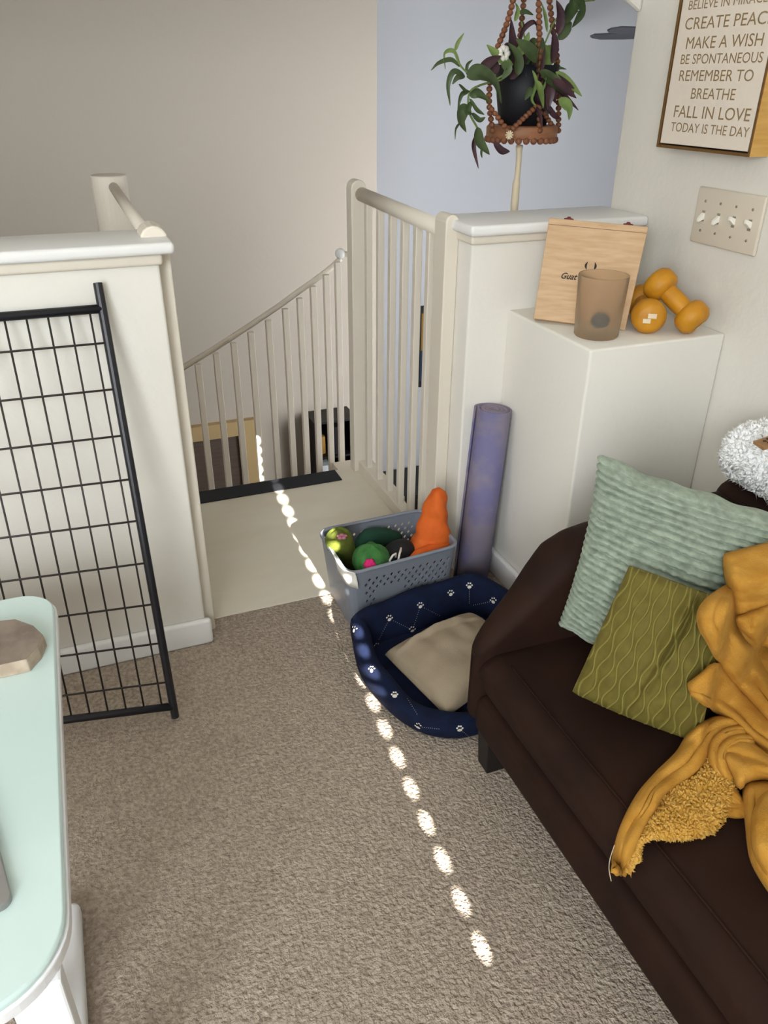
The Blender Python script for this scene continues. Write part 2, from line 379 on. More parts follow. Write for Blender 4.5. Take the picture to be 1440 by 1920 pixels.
# ------------------------------------------------------------------ wire panel
B = np.array([.046, 1.312, .011]); T = P(183, 530, 1, 1.549); T[1] = 1.549
gp = thing('wire_gate_panel', (-.2, 1.33, 0), 'black wire pet gate panel leaning against the left half wall', 'pet gate')
def gpt(u, v):   # u metres left of the post, v along the post
    bot = B + np.array([-.983, .185, 0]) * u; top = T + np.array([-1, 0, 0.0]) * u
    return bot * (1 - v) + top * v
GW = .52
MB().tube([gpt(0, 0), gpt(0, 1)], .0085, 12).build('post', M['blackmetal'], gp, smooth=False, bevel=.001)
MB().tube([gpt(GW, 0), gpt(GW, 1)], .0085, 12).build('post', M['blackmetal'], gp, bevel=.001)
vt = on_line(187, 579, B, T); vb = on_line(321, 1325, B, T)
MB().tube([gpt(0, vt), gpt(GW, vt)], .0085, 12).build('top_bar', M['blackmetal'], gp, smooth=True)
MB().tube([gpt(0, vb), gpt(GW, vb)], .0085, 12).build('bottom_bar', M['blackmetal'], gp, smooth=True)
u = .023; 
while u < GW - .01:
    MB().tube([gpt(u, vb), gpt(u, vt)], .0021, 6).build('vertical_wire', M['wire'], gp, smooth=True); u += .0363
for px, py in ((199, 642), (213, 729), (228, 816), (242, 898), (255, 976), (271, 1055), (286, 1132), (299, 1205), (312, 1278)):
    v = on_line(px, py, B, T); MB().tube([gpt(0, v) + (0, -.003, 0), gpt(GW, v) + (0, -.003, 0)], .0021, 6).build('horizontal_wire', M['wire'], gp, smooth=True)

# ------------------------------------------------------------------ glass table and what lies on it
TZ = .45
tb = thing('glass_top_table', (-.5, .85, 0), 'white table with a mint glass top and rounded corners at the left edge', 'table')
def rrect(x0, x1, y0, y1, rs, k=10):
    pts = []
    for qx, qy, a0, r in ((x1 - rs[0], y1 - rs[0], 0, rs[0]), (x0 + rs[1], y1 - rs[1], 90, rs[1]), (x0 + rs[2], y0 + rs[2], 180, rs[2]), (x1 - rs[3], y0 + rs[3], 270, rs[3])):
        for i in range(k + 1):
            a = math.radians(a0 + 90 * i / k); pts.append((qx + r * math.cos(a), qy + r * math.sin(a)))
    return pts
def slab(pts, z0, z1, chamfer=0):
    mb = MB(); n = len(pts); c = np.mean(pts, 0)
    lv = [(z0, 0), (z1 - chamfer, 0), (z1, chamfer)] if chamfer else [(z0, 0), (z1, 0)]
    g = []
    for z, ins in lv:
        row = []
        for p in pts:
            d = np.array(p) - c; L = np.linalg.norm(d); q = c + d * (1 - ins / L); row.append((q[0], q[1], z))
        g.append(row)
    mb.grid(np.array(g), False, True); mb.f.append(tuple(range(n))[::-1]); mb.f.append(tuple((len(lv) - 1) * n + j for j in range(n))); return mb
TX1, TY0, TY1 = -.1175, .503, 1.205
slab(rrect(-.95, TX1, TY0, TY1, (.055, .06, .10, .085)), TZ - .008, TZ, .003).build('glass_top', M['glass'], tb, bevel=.001)
slab(rrect(-.953, TX1 + .003, TY0 - .003, TY1 + .003, (.058, .063, .103, .088)), TZ - .024, TZ - .008).build('table_rim', M['tablewhite'], tb, bevel=.002)
for lx in (-.177, -.91):
    MB().box(lx, lx + .050, .527, .553, .03, TZ - .024).build('leg', M['tablewhite'], tb, bevel=.003)
    MB().box(lx, lx + .050, 1.12, 1.146, .03, TZ - .024).build('leg', M['tablewhite'], tb, bevel=.003) if lx < -.5 else None
    mb = rbox(lx - .06, lx + .016, .40, .925, 0, .036, .012); mb.build('foot_bar', M['tablewhite'], tb, smooth=True)
MB().box(-.23, -.19, .70, .74, .03, TZ - .024).build('leg', M['tablewhite'], tb, bevel=.003)
# stone slab
top = [P(x, y, 2, TZ + .022) for x, y in ((-70, 1178), (-20, 1166), (28, 1161), (62, 1173), (80, 1190), (70, 1213), (49, 1236), (0, 1247), (-50, 1252), (-85, 1215))]
top = np.array(top); cen = top.mean(0)
mb = MB(); lower = cen + (top - cen) * 1.04; lower[:, 2] = TZ; mid = cen + (top - cen) * 1.03; mid[:, 2] = TZ + .012
mb.grid(np.array([lower, mid, top]), False, True); n = len(top); mb.f.append(tuple(range(n))[::-1])
rk = tag(mb.build('stone_slab', M['stonecut'], bevel=.0015), 'brown angular stone slab with a pale rind lying on the mint glass table', 'stone')
inn = cen + (top - cen) * .985; inn[:, 2] = TZ + .0225
MB().add(np.vstack([inn, top]), [tuple(range(n))] + [(i, (i + 1) % n, n + (i + 1) % n, n + i) for i in range(n)]).build('polished_face', M['stone'], rk)
# laptop
a = P(26, 1672, 2, TZ)[:2]; dv = P(0, 1560, 2, TZ)[:2] - P(24, 1650, 2, TZ)[:2]; dv /= np.linalg.norm(dv); nv = np.array([dv[1], -dv[0]])
if nv[0] < 0: nv = -nv
c0 = P(27, 1698, 2, TZ)[:2]
loc = rrect(-.26, 0, 0, .18, (.009, .009, .009, .012))
pts = [c0 + nv * p[0] + dv * p[1] for p in loc]
lp = tag(slab(pts, TZ, TZ + .009, .0008).build('laptop', M['alu'], bevel=.0008), 'closed silver laptop with a rounded corner lying on the mint glass table', 'laptop')

# ------------------------------------------------------------------ sofa
sf = thing('sofa', (.9, .3, 0), 'dark brown microfibre sofa with a sloping rounded arm along the right wall', 'sofa')
mb = rbox(.560, 1.28, -.75, .955, .13, .215, .02); mb.build('base_frame', M['leather'], sf, smooth=True)
# seat cushion, softly crowned
xs = np.linspace(0, 1, 40); ys = np.linspace(0, 1, 70)
def cushion(x0, x1, y0, y1, z0, z1, r, crown):
    g = []
    prof = []
    for i in range(8): a = math.radians(-90 + 90 * i / 7); prof.append((x0 + r - r * math.cos(a) * .75, z0 + r + r * math.sin(a)))
    for i in range(1, 8): a = math.radians(90 * i / 7); prof.append((x0 + r - r * math.cos(a) * .95 + .0, z1 - r + r * math.sin(a)))
    for t in np.linspace(.06, 1, 16): prof.append((x0 + r + (x1 - x0 - r) * t, z1 + crown * math.sin(min(1, t * 1.2) * math.pi / 2)))
    prof.append((x1, z0))
    for yy in np.concatenate([y0 + np.array([0, .006, .015, .03]), np.linspace(y0 + .06, y1 - .06, 40), y1 - np.array([.03, .015, .006, 0])]):
        e = min(yy - y0, y1 - yy); dz = 0 if e > .03 else (.03 - math.sqrt(max(0, .0009 - (.03 - e) ** 2))) * .8
        ex = dz * .4
        g.append([(px + ex * (px < x0 + r), yy, pz - dz * (pz > z0 + .5 * (z1 - z0)) + .002 * math.sin(yy * 9 + px * 7)) for px, pz in prof])
    return MB().grid(np.array(g), False, False)
seat = cushion(.556, 1.14, -.72, .955, .212, .308, .04, .018).build('seat_cushion', M['leather'], sf, smooth=True)
# arm: lofted rounded section along x
zt = lambda x: np.interp(x, [.556, .575, .60, .62, .65, .68, .71, .75, .80, 1.30], [.315, .335, .362, .382, .415, .455, .487, .500, .502, .475])
yo = lambda x: np.interp(x, [.556, .60, .7, 1.0, 1.3], [.985, 1.0, 1.025, 1.065, 1.09])
st = []
for x in np.concatenate([[.556, .558, .563, .572], np.linspace(.585, .86, 30), np.linspace(.9, 1.29, 8)]):
    ins = {.556: .02, .558: .012, .563: .006, .572: .002}.get(round(float(x), 3), 0)
    y0, y1, z0, z1 = .945 + ins - .03 * min(1, max(0, (x - .56) / .25)), yo(x) - ins, .145 + ins, zt(x) - ins
    r = min(.045, (y1 - y0) / 2 - .001, (z1 - z0) / 2 - .001); sec = []
    for qy, qz, a0, rr in ((y1 - r, z1 - r, 0, r), (y0 + r, z1 - r, 90, r), (y0 + .008, z0 + .008, 180, .008), (y1 - r, z0 + r, 270, r)):
        for i in range(8):
            a = math.radians(a0 + 90 * i / 7); sec.append((x, qy + rr * math.cos(a), qz + rr * math.sin(a)))
    st.append(sec)
mb = MB().grid(np.array(st), False, True); k = len(st[0]); mb.f.append(tuple(range(k))); mb.f.append(tuple((len(st) - 1) * k + j for j in range(k))[::-1])
arm = mb.build('arm', M['leather'], sf, smooth=True)
back = rbox(1.13, 1.30, -.70, 1.075, .20, .512, .05, 6).build('backrest', M['leather'], sf, smooth=True)
for lx, ly in ((.615, .962), (1.2, .93), (.60, -.6), (1.2, -.6)):
    MB().hexa([(lx - .018, ly - .018, 0), (lx + .022, ly - .018, 0), (lx + .022, ly + .02, 0), (lx - .018, ly + .02, 0),
               (lx - .025, ly - .022, .135), (lx + .03, ly - .022, .135), (lx + .03, ly + .025, .135), (lx - .025, ly + .025, .135)]).build('leg', M['blackwood'], sf, bevel=.002)
pts = [(x, y, .3095 + .002 * math.sin(y * 9 + x * 7)) for x, y in ((.598, y) for y in np.linspace(-.7, .9, 60))]
MB().tube(pts, .0018, 6).build('seam', M['leather'], sf, smooth=True)

# ------------------------------------------------------------------ cushions
def pillow(cs, th, nu, nv, fn=None, pinch=.05, rel=.75, power=.42, scal=None):
    c00, c10, c11, c01 = [np.array(c, float) for c in cs]
    u = np.linspace(0, 1, nu)[:, None]; v = np.linspace(0, 1, nv)[None, :]
    uu = u + 0 * v; vv = v + 0 * u
    bu = 4 * uu * (1 - uu); bv = 4 * vv * (1 - vv)
    u2 = uu + pinch * bv * (.5 - uu) * 2 * (1 - bu) ; v2 = vv + pinch * bu * (.5 - vv) * 2 * (1 - bv)
    if scal is not None: u2 = u2 + np.sign(uu - .5) * np.exp(-np.minimum(uu, 1 - uu) / .03) * scal(vv); v2 = v2 + .012 * np.exp(-np.minimum(vv, 1 - vv) / .05) * np.sin(uu * 23) * np.sin(uu * 9)
    U = u2[..., None]; Vv = v2[..., None]
    base = c00 * (1 - U) * (1 - Vv) + c10 * U * (1 - Vv) + c11 * U * Vv + c01 * (1 - U) * Vv
    n = np.cross(c10 - c00, c01 - c00); n /= np.linalg.norm(n)
    if n @ (CAM - c00) < 0: n = -n
    t = th * (bu * bv) ** power
    d = 0 if fn is None else fn(uu, vv)
    rdg = None
    if isinstance(d, tuple): d, rdg = d
    edge = np.minimum(1, 12 * np.minimum(np.minimum(uu, 1 - uu), np.minimum(vv, 1 - vv)) + .25)
    front = base + (t + d * edge)[..., None] * n; bk = base - (t * rel)[..., None] * n
    mb = MB(); mb.grid(front); mb.grid(bk)
    # close the rim
    a, b = nu, nv; N = a * b
    rim = [i * b for i in range(a)] + [(a - 1) * b + j for j in range(1, b)] + [i * b + b - 1 for i in range(a - 2, -1, -1)] + [j for j in range(b - 2, 0, -1)]
    for i in range(len(rim)):
        p, q = rim[i], rim[(i + 1) % len(rim)]; mb.f.append((p, q, N + q, N + p))
    if rdg is not None: mb.attr = np.concatenate([rdg.ravel(), np.zeros(N)])
    return mb
def vnoise(u, v, f, seed):
    r = np.random.default_rng(seed); n = int(f) + 3; g = r.random((n, n)); x = u * f; y = v * f
    i = x.astype(int); j = y.astype(int); a = x - i; b = y - j; a = a * a * (3 - 2 * a); b = b * b * (3 - 2 * b)
    return (g[i, j] * (1 - a) * (1 - b) + g[i + 1, j] * a * (1 - b) + g[i, j + 1] * (1 - a) * b + g[i + 1, j + 1] * a * b) - .5
def sagefn(u, v):
    w = v * 27 + .25 * vnoise(u, v, 5, 3) * 2
    rib = np.abs(np.sin(w * math.pi)) ** .45
    brk = vnoise(u, v * 1.0, 26, 5)
    return .013 * rib * (1 + .35 * brk) + .012 * vnoise(u, v, 5, 9) + .004 * vnoise(u, v, 60, 4) + .002 * vnoise(u, v, 110, 14)
sc = [P(1052, 1185, 2, .325), None, None, P(1132, 862, 1, 1.02)]
sc = [P(1050, 1172, 1, .915), P(1345, 1345, 1, .68), P(1560, 985, 1, .76), P(1126, 852, 1, .945)]
sg = tag(pillow(sc, .062, 170, 320, sagefn, pinch=.035, scal=lambda v: .022 * (np.abs(np.sin(v * 27 * math.pi)) ** .6 - .5)).build('sage_cushion', M['sage'], smooth=True), 'large sage green ribbed plush cushion leaning in the sofa corner', 'cushion', 'sofa cushions')
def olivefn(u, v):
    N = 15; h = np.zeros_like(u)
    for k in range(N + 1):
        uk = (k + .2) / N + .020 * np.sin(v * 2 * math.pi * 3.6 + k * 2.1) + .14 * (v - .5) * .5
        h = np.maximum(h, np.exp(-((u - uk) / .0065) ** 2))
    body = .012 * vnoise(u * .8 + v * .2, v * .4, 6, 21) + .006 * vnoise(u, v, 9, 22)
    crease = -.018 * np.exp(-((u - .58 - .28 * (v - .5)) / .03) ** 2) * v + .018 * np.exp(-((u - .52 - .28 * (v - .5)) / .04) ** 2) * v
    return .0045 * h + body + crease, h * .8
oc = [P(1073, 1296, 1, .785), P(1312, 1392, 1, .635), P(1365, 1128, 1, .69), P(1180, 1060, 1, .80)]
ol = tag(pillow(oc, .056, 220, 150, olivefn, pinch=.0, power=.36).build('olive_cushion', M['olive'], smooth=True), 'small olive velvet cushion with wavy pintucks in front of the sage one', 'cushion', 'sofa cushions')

# ------------------------------------------------------------------ mustard blanket
bv = bvh_of(seat, back, arm, sg, ol)
def rs2(p, n):
    q = bez(p, 10); d = np.concatenate([[0], np.cumsum(np.linalg.norm(np.diff(q, axis=0), axis=1))]); t = np.linspace(0, d[-1], n)
    return np.stack([np.interp(t, d, q[:, 0]), np.interp(t, d, q[:, 1])], 1)
ROLL = ([0, .05, .14, .30, .5, .70, .86, .95, 1], [0, .55, .85, 1, 1.02, 1, .85, .55, 0])
LEFT = ([0, .04, .10, .22, .45, .7, 1], [0, .5, .8, .95, 1, 1, .95])
def sheet(left, right, base, H, prof=ROLL, n=44, m=26, amp=.003, seed=1, crease=None, ends=True, smooth_=5):
    L, Rr = rs2(left, n), rs2(right, n); tt = np.linspace(0, 1, m); sgm = np.linspace(0, 1, n)
    tt = .5 - .5 * np.cos(tt * math.pi) if prof is ROLL else tt ** 1.4
    D = np.zeros((n, m)); dirs = np.zeros((n, m, 3))
    for a in range(n):
        for b in range(m):
            px = L[a] * (1 - tt[b]) + Rr[a] * tt[b]; d = ray(*px); d = d / np.linalg.norm(d); dirs[a, b] = d
            hit = bv.ray_cast(Vector(CAM * S), Vector(d)); D[a, b] = hit[3] / S if hit[0] is not None else (.31 - CAM[2]) / d[2]
    for _ in range(smooth_):
        Q = np.pad(D, 1, mode='edge'); D = np.minimum(D, (Q[:-2, 1:-1] + Q[2:, 1:-1] + Q[1:-1, :-2] + Q[1:-1, 2:] + 2 * D) / 6)
    bs = np.interp(sgm, np.linspace(0, 1, len(base)), base)[:, None]; hh = np.interp(sgm, np.linspace(0, 1, len(H)), H)[:, None]
    mm = np.interp(tt, *prof)[None, :]
    if ends: mm = mm * np.clip(np.minimum(sgm * 14, (1 - sgm) * 14) + .15, 0, 1)[:, None] ** .5
    U = sgm[:, None] + 0 * tt[None, :]; V = tt[None, :] + 0 * sgm[:, None]
    off = bs + hh * mm + amp * vnoise(U, V, 5, seed) * 2 + amp * .6 * vnoise(U, V, 13, seed + 1)
    if crease is not None: off = off + crease(U, V)
    return CAM + dirs * (D - off)[..., None]
G_ = lambda x, c, w: np.exp(-((x - c) / w) ** 2)
bk = MB()
# hump (upper right), smooth with a fold crossing it
bk.grid(sheet([(1362, 1040), (1359, 1052), (1362, 1080), (1368, 1105), (1376, 1150), (1390, 1215)], [(1500, 1005), (1500, 1030), (1500, 1070), (1500, 1110), (1500, 1160), (1500, 1215)],
        [.012, .02, .02, .02], [.03, .06, .065, .05, .03], LEFT, crease=lambda u, v: .012 * G_(u, .30 + .1 * v, .10) - .008 * G_(u, .52, .05), seed=31))
# tucked triangular layer
bk.grid(sheet([(1440, 1138), (1410, 1150), (1383, 1160)], [(1460, 1215), (1420, 1203), (1385, 1170)], [.085, .085, .075], [.028, .026, .012], seed=45, m=20))
bk.grid(sheet([(1500, 1118), (1470, 1128), (1440, 1138)], [(1510, 1225), (1485, 1222), (1460, 1215)], [.085, .085, .085], [.03, .03, .028], seed=46, m=20, ends=False))
# shadowed layer between the band and the tucked layer
bk.grid(sheet([(1376, 1165), (1400, 1215), (1425, 1265), (1450, 1310), (1480, 1350)], [(1500, 1200), (1500, 1240), (1510, 1280), (1520, 1320), (1530, 1360)], [.02, .025, .02], [.025, .03, .025], LEFT, seed=47))
# long band falling to the right
bk.grid(sheet([(1362, 1100), (1327, 1124), (1311, 1150), (1314, 1178), (1327, 1200), (1344, 1233), (1369, 1270), (1412, 1316), (1445, 1352), (1490, 1395)],
              [(1374, 1104), (1376, 1130), (1378, 1155), (1380, 1176), (1396, 1198), (1416, 1222), (1436, 1256), (1456, 1296), (1480, 1330), (1520, 1370)],
        [.035, .03, .025, .025, .03, .03], [.025, .045, .05, .052, .05, .045], amp=.004, seed=33,
        crease=lambda u, v: .010 * G_(v, .72, .12) - .008 * G_(v, .38 + .12 * u, .06) * G_(u, .25, .22) - .006 * G_(v, .5, .05) * G_(u, .75, .15)))
# flap with a turned corner and a rolled hem
bk.grid(sheet([(1292, 1284), (1318, 1264), (1346, 1244), (1376, 1276), (1414, 1320), (1450, 1355), (1500, 1400)],
              [(1297, 1301), (1312, 1312), (1328, 1325), (1356, 1342), (1384, 1361), (1412, 1388), (1442, 1408), (1500, 1450)],
        [.02, .022, .022, .02], [.018, .03, .032, .03], seed=35, amp=.003, crease=lambda u, v: .012 * G_(v, .86, .06) - .008 * G_(v, .72, .06)))
# twisted strip to the front of the seat
bk.grid(sheet([(1392, 1352), (1352, 1346), (1327, 1353), (1291, 1381), (1270, 1413), (1231, 1452), (1196, 1494), (1167, 1551), (1153, 1604), (1150, 1638)],
              [(1400, 1368), (1383, 1363), (1355, 1374), (1331, 1395), (1326, 1418), (1305, 1448), (1270, 1470), (1242, 1491), (1230, 1518), (1206, 1553), (1188, 1596), (1172, 1640)],
        [.015, .012, .008, .006, .004, .003], [.03, .04, .04, .036, .034, .03, .024, .014], n=70, amp=.004, seed=37,
        crease=lambda u, v: .007 * np.sin(u * 21 + v * 3) * G_(v, .5, .4) - .009 * G_(v, .62 - .3 * u, .07) * G_(u, .45, .25) - .010 * G_(v, .45, .10) * G_(u, .95, .10)))
# narrow hem strips around the swirl
def hem(path, w_, base, H, seed):
    q = rs2(path, 40); t = np.gradient(q, axis=0); t /= np.linalg.norm(t, axis=1)[:, None]; nn_ = np.stack([-t[:, 1], t[:, 0]], 1)
    bk.grid(sheet(list((q + nn_ * w_)[::4]), list((q - nn_ * w_)[::4]), base, H, n=50, m=18, amp=.0025, seed=seed))
hem([(1404, 1372), (1376, 1372), (1350, 1384), (1338, 1406), (1344, 1440), (1362, 1470), (1380, 1500), (1394, 1524)], 7.5, [.03, .035, .03, .015, .008], [.020, .022, .022, .018, .014], 63)
hem([(1412, 1388), (1384, 1386), (1362, 1398), (1352, 1420), (1362, 1450), (1378, 1474)], 6.5, [.035, .04, .035, .02], [.02, .022, .022, .016], 65)
# rounded lobe of the swirl
bk.grid(sheet([(1356, 1404), (1368, 1390), (1394, 1384), (1420, 1402), (1445, 1422), (1490, 1452)], [(1366, 1432), (1376, 1450), (1388, 1476), (1398, 1464), (1440, 1459), (1490, 1480)],
        [.035, .03, .03, .025], [.02, .035, .04, .04], seed=61, crease=lambda u, v: -.012 * G_(v, .40, .07) * G_(u, .25, .2) + .006 * G_(v, .62, .1)))
bk.grid(sheet([(1384, 1362), (1412, 1384), (1445, 1405), (1490, 1438)], [(1390, 1400), (1418, 1412), (1445, 1436), (1490, 1470)], [.015, .015, .015], [.012, .018, .018], seed=67))
# small end lying on the seat beside the fleece
bk.grid(sheet([(1352, 1508), (1376, 1496), (1398, 1500)], [(1350, 1524), (1378, 1530), (1402, 1528)], [.004, .004, .004], [.010, .014, .012], n=20, seed=69))
# right-hand folds falling to the front
bk.grid(sheet([(1397, 1468), (1396, 1500), (1401, 1540), (1405, 1580), (1410, 1608), (1420, 1632), (1440, 1664), (1460, 1690)],
              [(1520, 1462), (1520, 1500), (1520, 1540), (1520, 1580), (1520, 1610), (1525, 1640), (1530, 1672), (1540, 1700)],
        [.006, .006, .004, .004], [.05, .06, .06, .05, .03], LEFT, seed=39, amp=.004, crease=lambda u, v: -.014 * G_(v, .16 + .15 * (u - .3) ** 2, .035) * G_(u, .45, .35)))
bk.grid(sheet([(1452, 1478), (1428, 1500), (1414, 1535), (1414, 1580), (1424, 1612), (1442, 1640)], [(1520, 1478), (1520, 1505), (1520, 1540), (1520, 1580), (1520, 1615), (1520, 1640)],
        [.065, .065, .06, .045], [.025, .035, .035, .02], LEFT, seed=71, amp=.004))
blk = tag(bk.build('mustard_blanket', M['mustard'], smooth=True, solid=.007), 'mustard plush throw blanket twisted in a heap on the brown sofa', 'blanket')
def wob(g, amp, f, seed):
    a, b = g.shape[:2]; u = np.linspace(0, 1, a)[:, None] + np.zeros((1, b)); v = np.linspace(0, 1, b)[None, :] + np.zeros((a, 1))
    g = g.copy(); g[..., 2] += amp * vnoise(u, v, f, seed) + amp * .4 * vnoise(u, v, f * 3, seed + 1); return g
# sherpa underside, woolly
g = sheet([(1178, 1636), (1190, 1594), (1206, 1551), (1230, 1514), (1262, 1472), (1305, 1444), (1330, 1410), (1350, 1400)],
          [(1196, 1612), (1200, 1580), (1224, 1569), (1275, 1571), (1327, 1562), (1355, 1535), (1378, 1486), (1362, 1440)], [.004, .004, .006, .012], [.008, .022, .030, .030], seed=43, amp=.003)
mb = MB(); mb.grid(g)
def tufts(mb, pts, nrm, L, wd, jit, curl=0.0, seed=1):
    r = np.random.default_rng(seed); V = []; F = []
    for i, (p, n) in enumerate(zip(pts, nrm)):
        d = n + r.normal(0, jit, 3); d /= np.linalg.norm(d); a = np.cross(d, r.normal(0, 1, 3)); a /= np.linalg.norm(a) + 1e-9; b = np.cross(d, a)
        l = L * r.uniform(.6, 1.2); w_ = wd * r.uniform(.7, 1.3); o = len(V); mid = p + d * l * .55 + a * l * curl * r.normal(); tip = p + d * l + a * l * curl * 2 * r.normal()
        base = p - n * wd * .3
        for k in range(4):
            an = k * math.pi / 2; q = math.cos(an) * a + math.sin(an) * b; V.append(base + q * w_)
        for k in range(4):
            an = k * math.pi / 2; q = math.cos(an) * a + math.sin(an) * b; V.append(mid + q * w_ * .8)
        V.append(tip)
        for k in range(4):
            k2 = (k + 1) % 4; F.append((o + k, o + k2, o + 4 + k2, o + 4 + k)); F.append((o + 4 + k, o + 4 + k2, o + 8))
    return mb.add(np.array(V), F)
def sample(g, n, seed, out=None):
    r = np.random.default_rng(seed); a, b = g.shape[:2]; i = r.integers(0, a - 1, n); j = r.integers(0, b - 1, n); s = r.random(n)[:, None]; t = r.random(n)[:, None]
    p = g[i, j] * (1 - s) * (1 - t) + g[i + 1, j] * s * (1 - t) + g[i, j + 1] * (1 - s) * t + g[i + 1, j + 1] * s * t
    nn = np.cross(g[i + 1, j] - g[i, j], g[i, j + 1] - g[i, j]); nn /= np.linalg.norm(nn, axis=1)[:, None] + 1e-12
    ref = (CAM - p) if out is None else (p - out)
    nn[(nn * ref).sum(1) < 0] *= -1; return p, nn
p, nn = sample(g, 2600, 5); tufts(mb, p, nn, .0065, .0024, .5, .2, 6)
mb.build('fleece_underside', mat('mustard_sherpa', (190, 142, 54), .9, (206, 162, 80), 60, sheen=.4), blk, smooth=True)
th = [P(x, y, 2, .312) for x, y in ((1152, 1585), (1144, 1610), (1142, 1630), (1146, 1652))]
MB().tube(bez(th, 6), .0006, 5).build('loose_thread', M['cord'], blk)

# ------------------------------------------------------------------ white fleece on the back
wf = rbox(1.135, 1.308, .45, 1.082, .508, .618, .052, 7)
gg = np.vstack(wf.v).reshape(16, -1, 3); c = gg.reshape(-1, 3).mean(0)
gg = np.concatenate([gg, gg[:, :1]], 1)
p, nn = [], []
ln = np.linalg.norm(np.diff(gg, axis=1), axis=2)
r = np.random.default_rng(8)
tri = []
for i in range(gg.shape[0] - 1):
    for j in range(gg.shape[1] - 1):
        tri += [(gg[i, j], gg[i + 1, j], gg[i, j + 1]), (gg[i + 1, j + 1], gg[i + 1, j], gg[i, j + 1])]
top_ring = gg[-1, :-1]; tc_ = top_ring.mean(0)
for j in range(len(top_ring)): tri.append((tc_, top_ring[j], top_ring[(j + 1) % len(top_ring)]))
tri = np.array(tri); nr = np.cross(tri[:, 1] - tri[:, 0], tri[:, 2] - tri[:, 0]); ar = np.linalg.norm(nr, axis=1); ok = ar > 1e-9
tri, nr, ar = tri[ok], nr[ok], ar[ok]; idx = r.choice(len(tri), 13000, p=ar / ar.sum()); s, t = r.random((2, 13000)); fl = s + t > 1; s[fl], t[fl] = 1 - s[fl], 1 - t[fl]
pp = tri[idx, 0] + s[:, None] * (tri[idx, 1] - tri[idx, 0]) + t[:, None] * (tri[idx, 2] - tri[idx, 0]); nn = nr[idx] / ar[idx][:, None]
nn[((pp - np.array([1.22, 0, .6]) * [1, 0, 1] - np.array([0, 1, 0]) * pp) * nn).sum(1) < 0] *= -1
tg = P(1434, 828, 0, 1.20)
tufts(wf, pp, nn, 0.0125, .0042, .5, .30, 9)
fle = tag(wf.build('fluffy_throw', M['fleece'], smooth=True), 'fluffy white fleece throw folded over the top of the sofa back', 'blanket')
tb_ = bvh_of(fle)
q = [P(x, y, 2, .632) for x, y in ((1413, 827), (1470, 808), (1490, 822), (1432, 840))]
MB().add([*q, *[a_ - np.array([0, 0, .005]) for a_ in q]], [(0, 1, 2, 3), (7, 6, 5, 4), (0, 4, 5, 1), (1, 5, 6, 2), (2, 6, 7, 3), (3, 7, 4, 0)]).build('leather_tag', M['tag'], fle)
mb = MB()
for x, y, rr in ((1434, 827, 3.2), (1440, 823, 4), (1442, 830, 3.5), (1449, 826, 4), (1455, 822, 3.5)):
    cc = P(x, y, 2, .6328); mb.tube([cc + np.array([.003 * math.cos(a), .003 * math.sin(a), 0]) for a in np.linspace(0, 2 * math.pi, 10)[:-1]], .0007, 5, closed=True)
mb.build('tag_emblem', M['ink'], fle)

# ------------------------------------------------------------------ ledge objects
LZT = .72
# wooden box leaning in the corner
bl_, br_ = P(1000, 597, 2, LZT + .010), P(1172, 619, 2, LZT + .002)
tl_, tr_ = P(1030, 408, 1, 1.575), P(1216, 425, 1, 1.475)
nrm = np.cross(br_ - bl_, tl_ - bl_); nrm /= np.linalg.norm(nrm)
_d = ray(1216, 425); tr_ = CAM + _d * (((bl_ - CAM) @ nrm) / (_d @ nrm))
if nrm @ (CAM - bl_) > 0: nrm = -nrm
dep = .055
wb = thing('wooden_box', (bl_ + br_) / 2, 'square pale wooden box with two hinges leaning in the corner of the ledge', 'box')
F4 = [bl_, br_, tr_, tl_]
def boxp(u, v, w_): return (bl_ * (1 - u) * (1 - v) + br_ * u * (1 - v) + tr_ * u * v + tl_ * (1 - u) * v) + nrm * w_
def slabp(w0, w1, u0=0, u1=1, v0=0, v1=1):
    return MB().hexa([boxp(u0, v0, w0), boxp(u1, v0, w0), boxp(u1, v1, w0), boxp(u0, v1, w0), boxp(u0, v0, w1), boxp(u1, v0, w1), boxp(u1, v1, w1), boxp(u0, v1, w1)])
slabp(0, .018).build('lid', M['maple'], wb, bevel=.0015)
slabp(.0185, dep, .0, 1, .0, 1).build('body', M['maple'], wb, bevel=.0015)
slabp(-.0012, .001, 0, 1, .935, .939).build('lid_groove', M['disc'], wb)
for u_ in (.20, .80):
    mb = MB(); up = (tl_ - bl_) / np.linalg.norm(tl_ - bl_); rt = (tr_ - tl_) / np.linalg.norm(tr_ - tl_); c = boxp(u_, 1, .010)
    pr = [(-.011, 0), (-.010, .003), (-.005, .004), (-.003, .007), (.003, .007), (.005, .004), (.010, .003), (.011, 0)]
    a_ = [c + rt * x + up * y - nrm * .006 for x, y in pr]; b_ = [c + rt * x + up * y + nrm * .006 for x, y in pr]; n = len(pr)
    mb.add(a_ + b_, [tuple(range(n)), tuple(range(2 * n - 1, n - 1, -1))] + [(i, (i + 1) % n, n + (i + 1) % n, n + i) for i in range(n)]).build('hinge', M['hinge'], wb)
def leafmark(uc, vc, sgn):
    out = []
    for t in np.linspace(0, 1, 9): out.append((uc + sgn * .028 * math.sin(t * math.pi) , vc + .085 * (t - .5)))
    for t in np.linspace(1, 0, 9): out.append((uc + sgn * .004 * math.sin(t * math.pi), vc + .085 * (t - .5)))
    return out
mb = MB()
for uc, sg_ in ((.475, -1), (.545, 1)):
    pts = [boxp(a_, b_, -.0006) for a_, b_ in leafmark(uc, .575, sg_)]; mb.add(pts, [tuple(range(len(pts)))])
mb.build('leaf_emblem', M['ink'], wb)
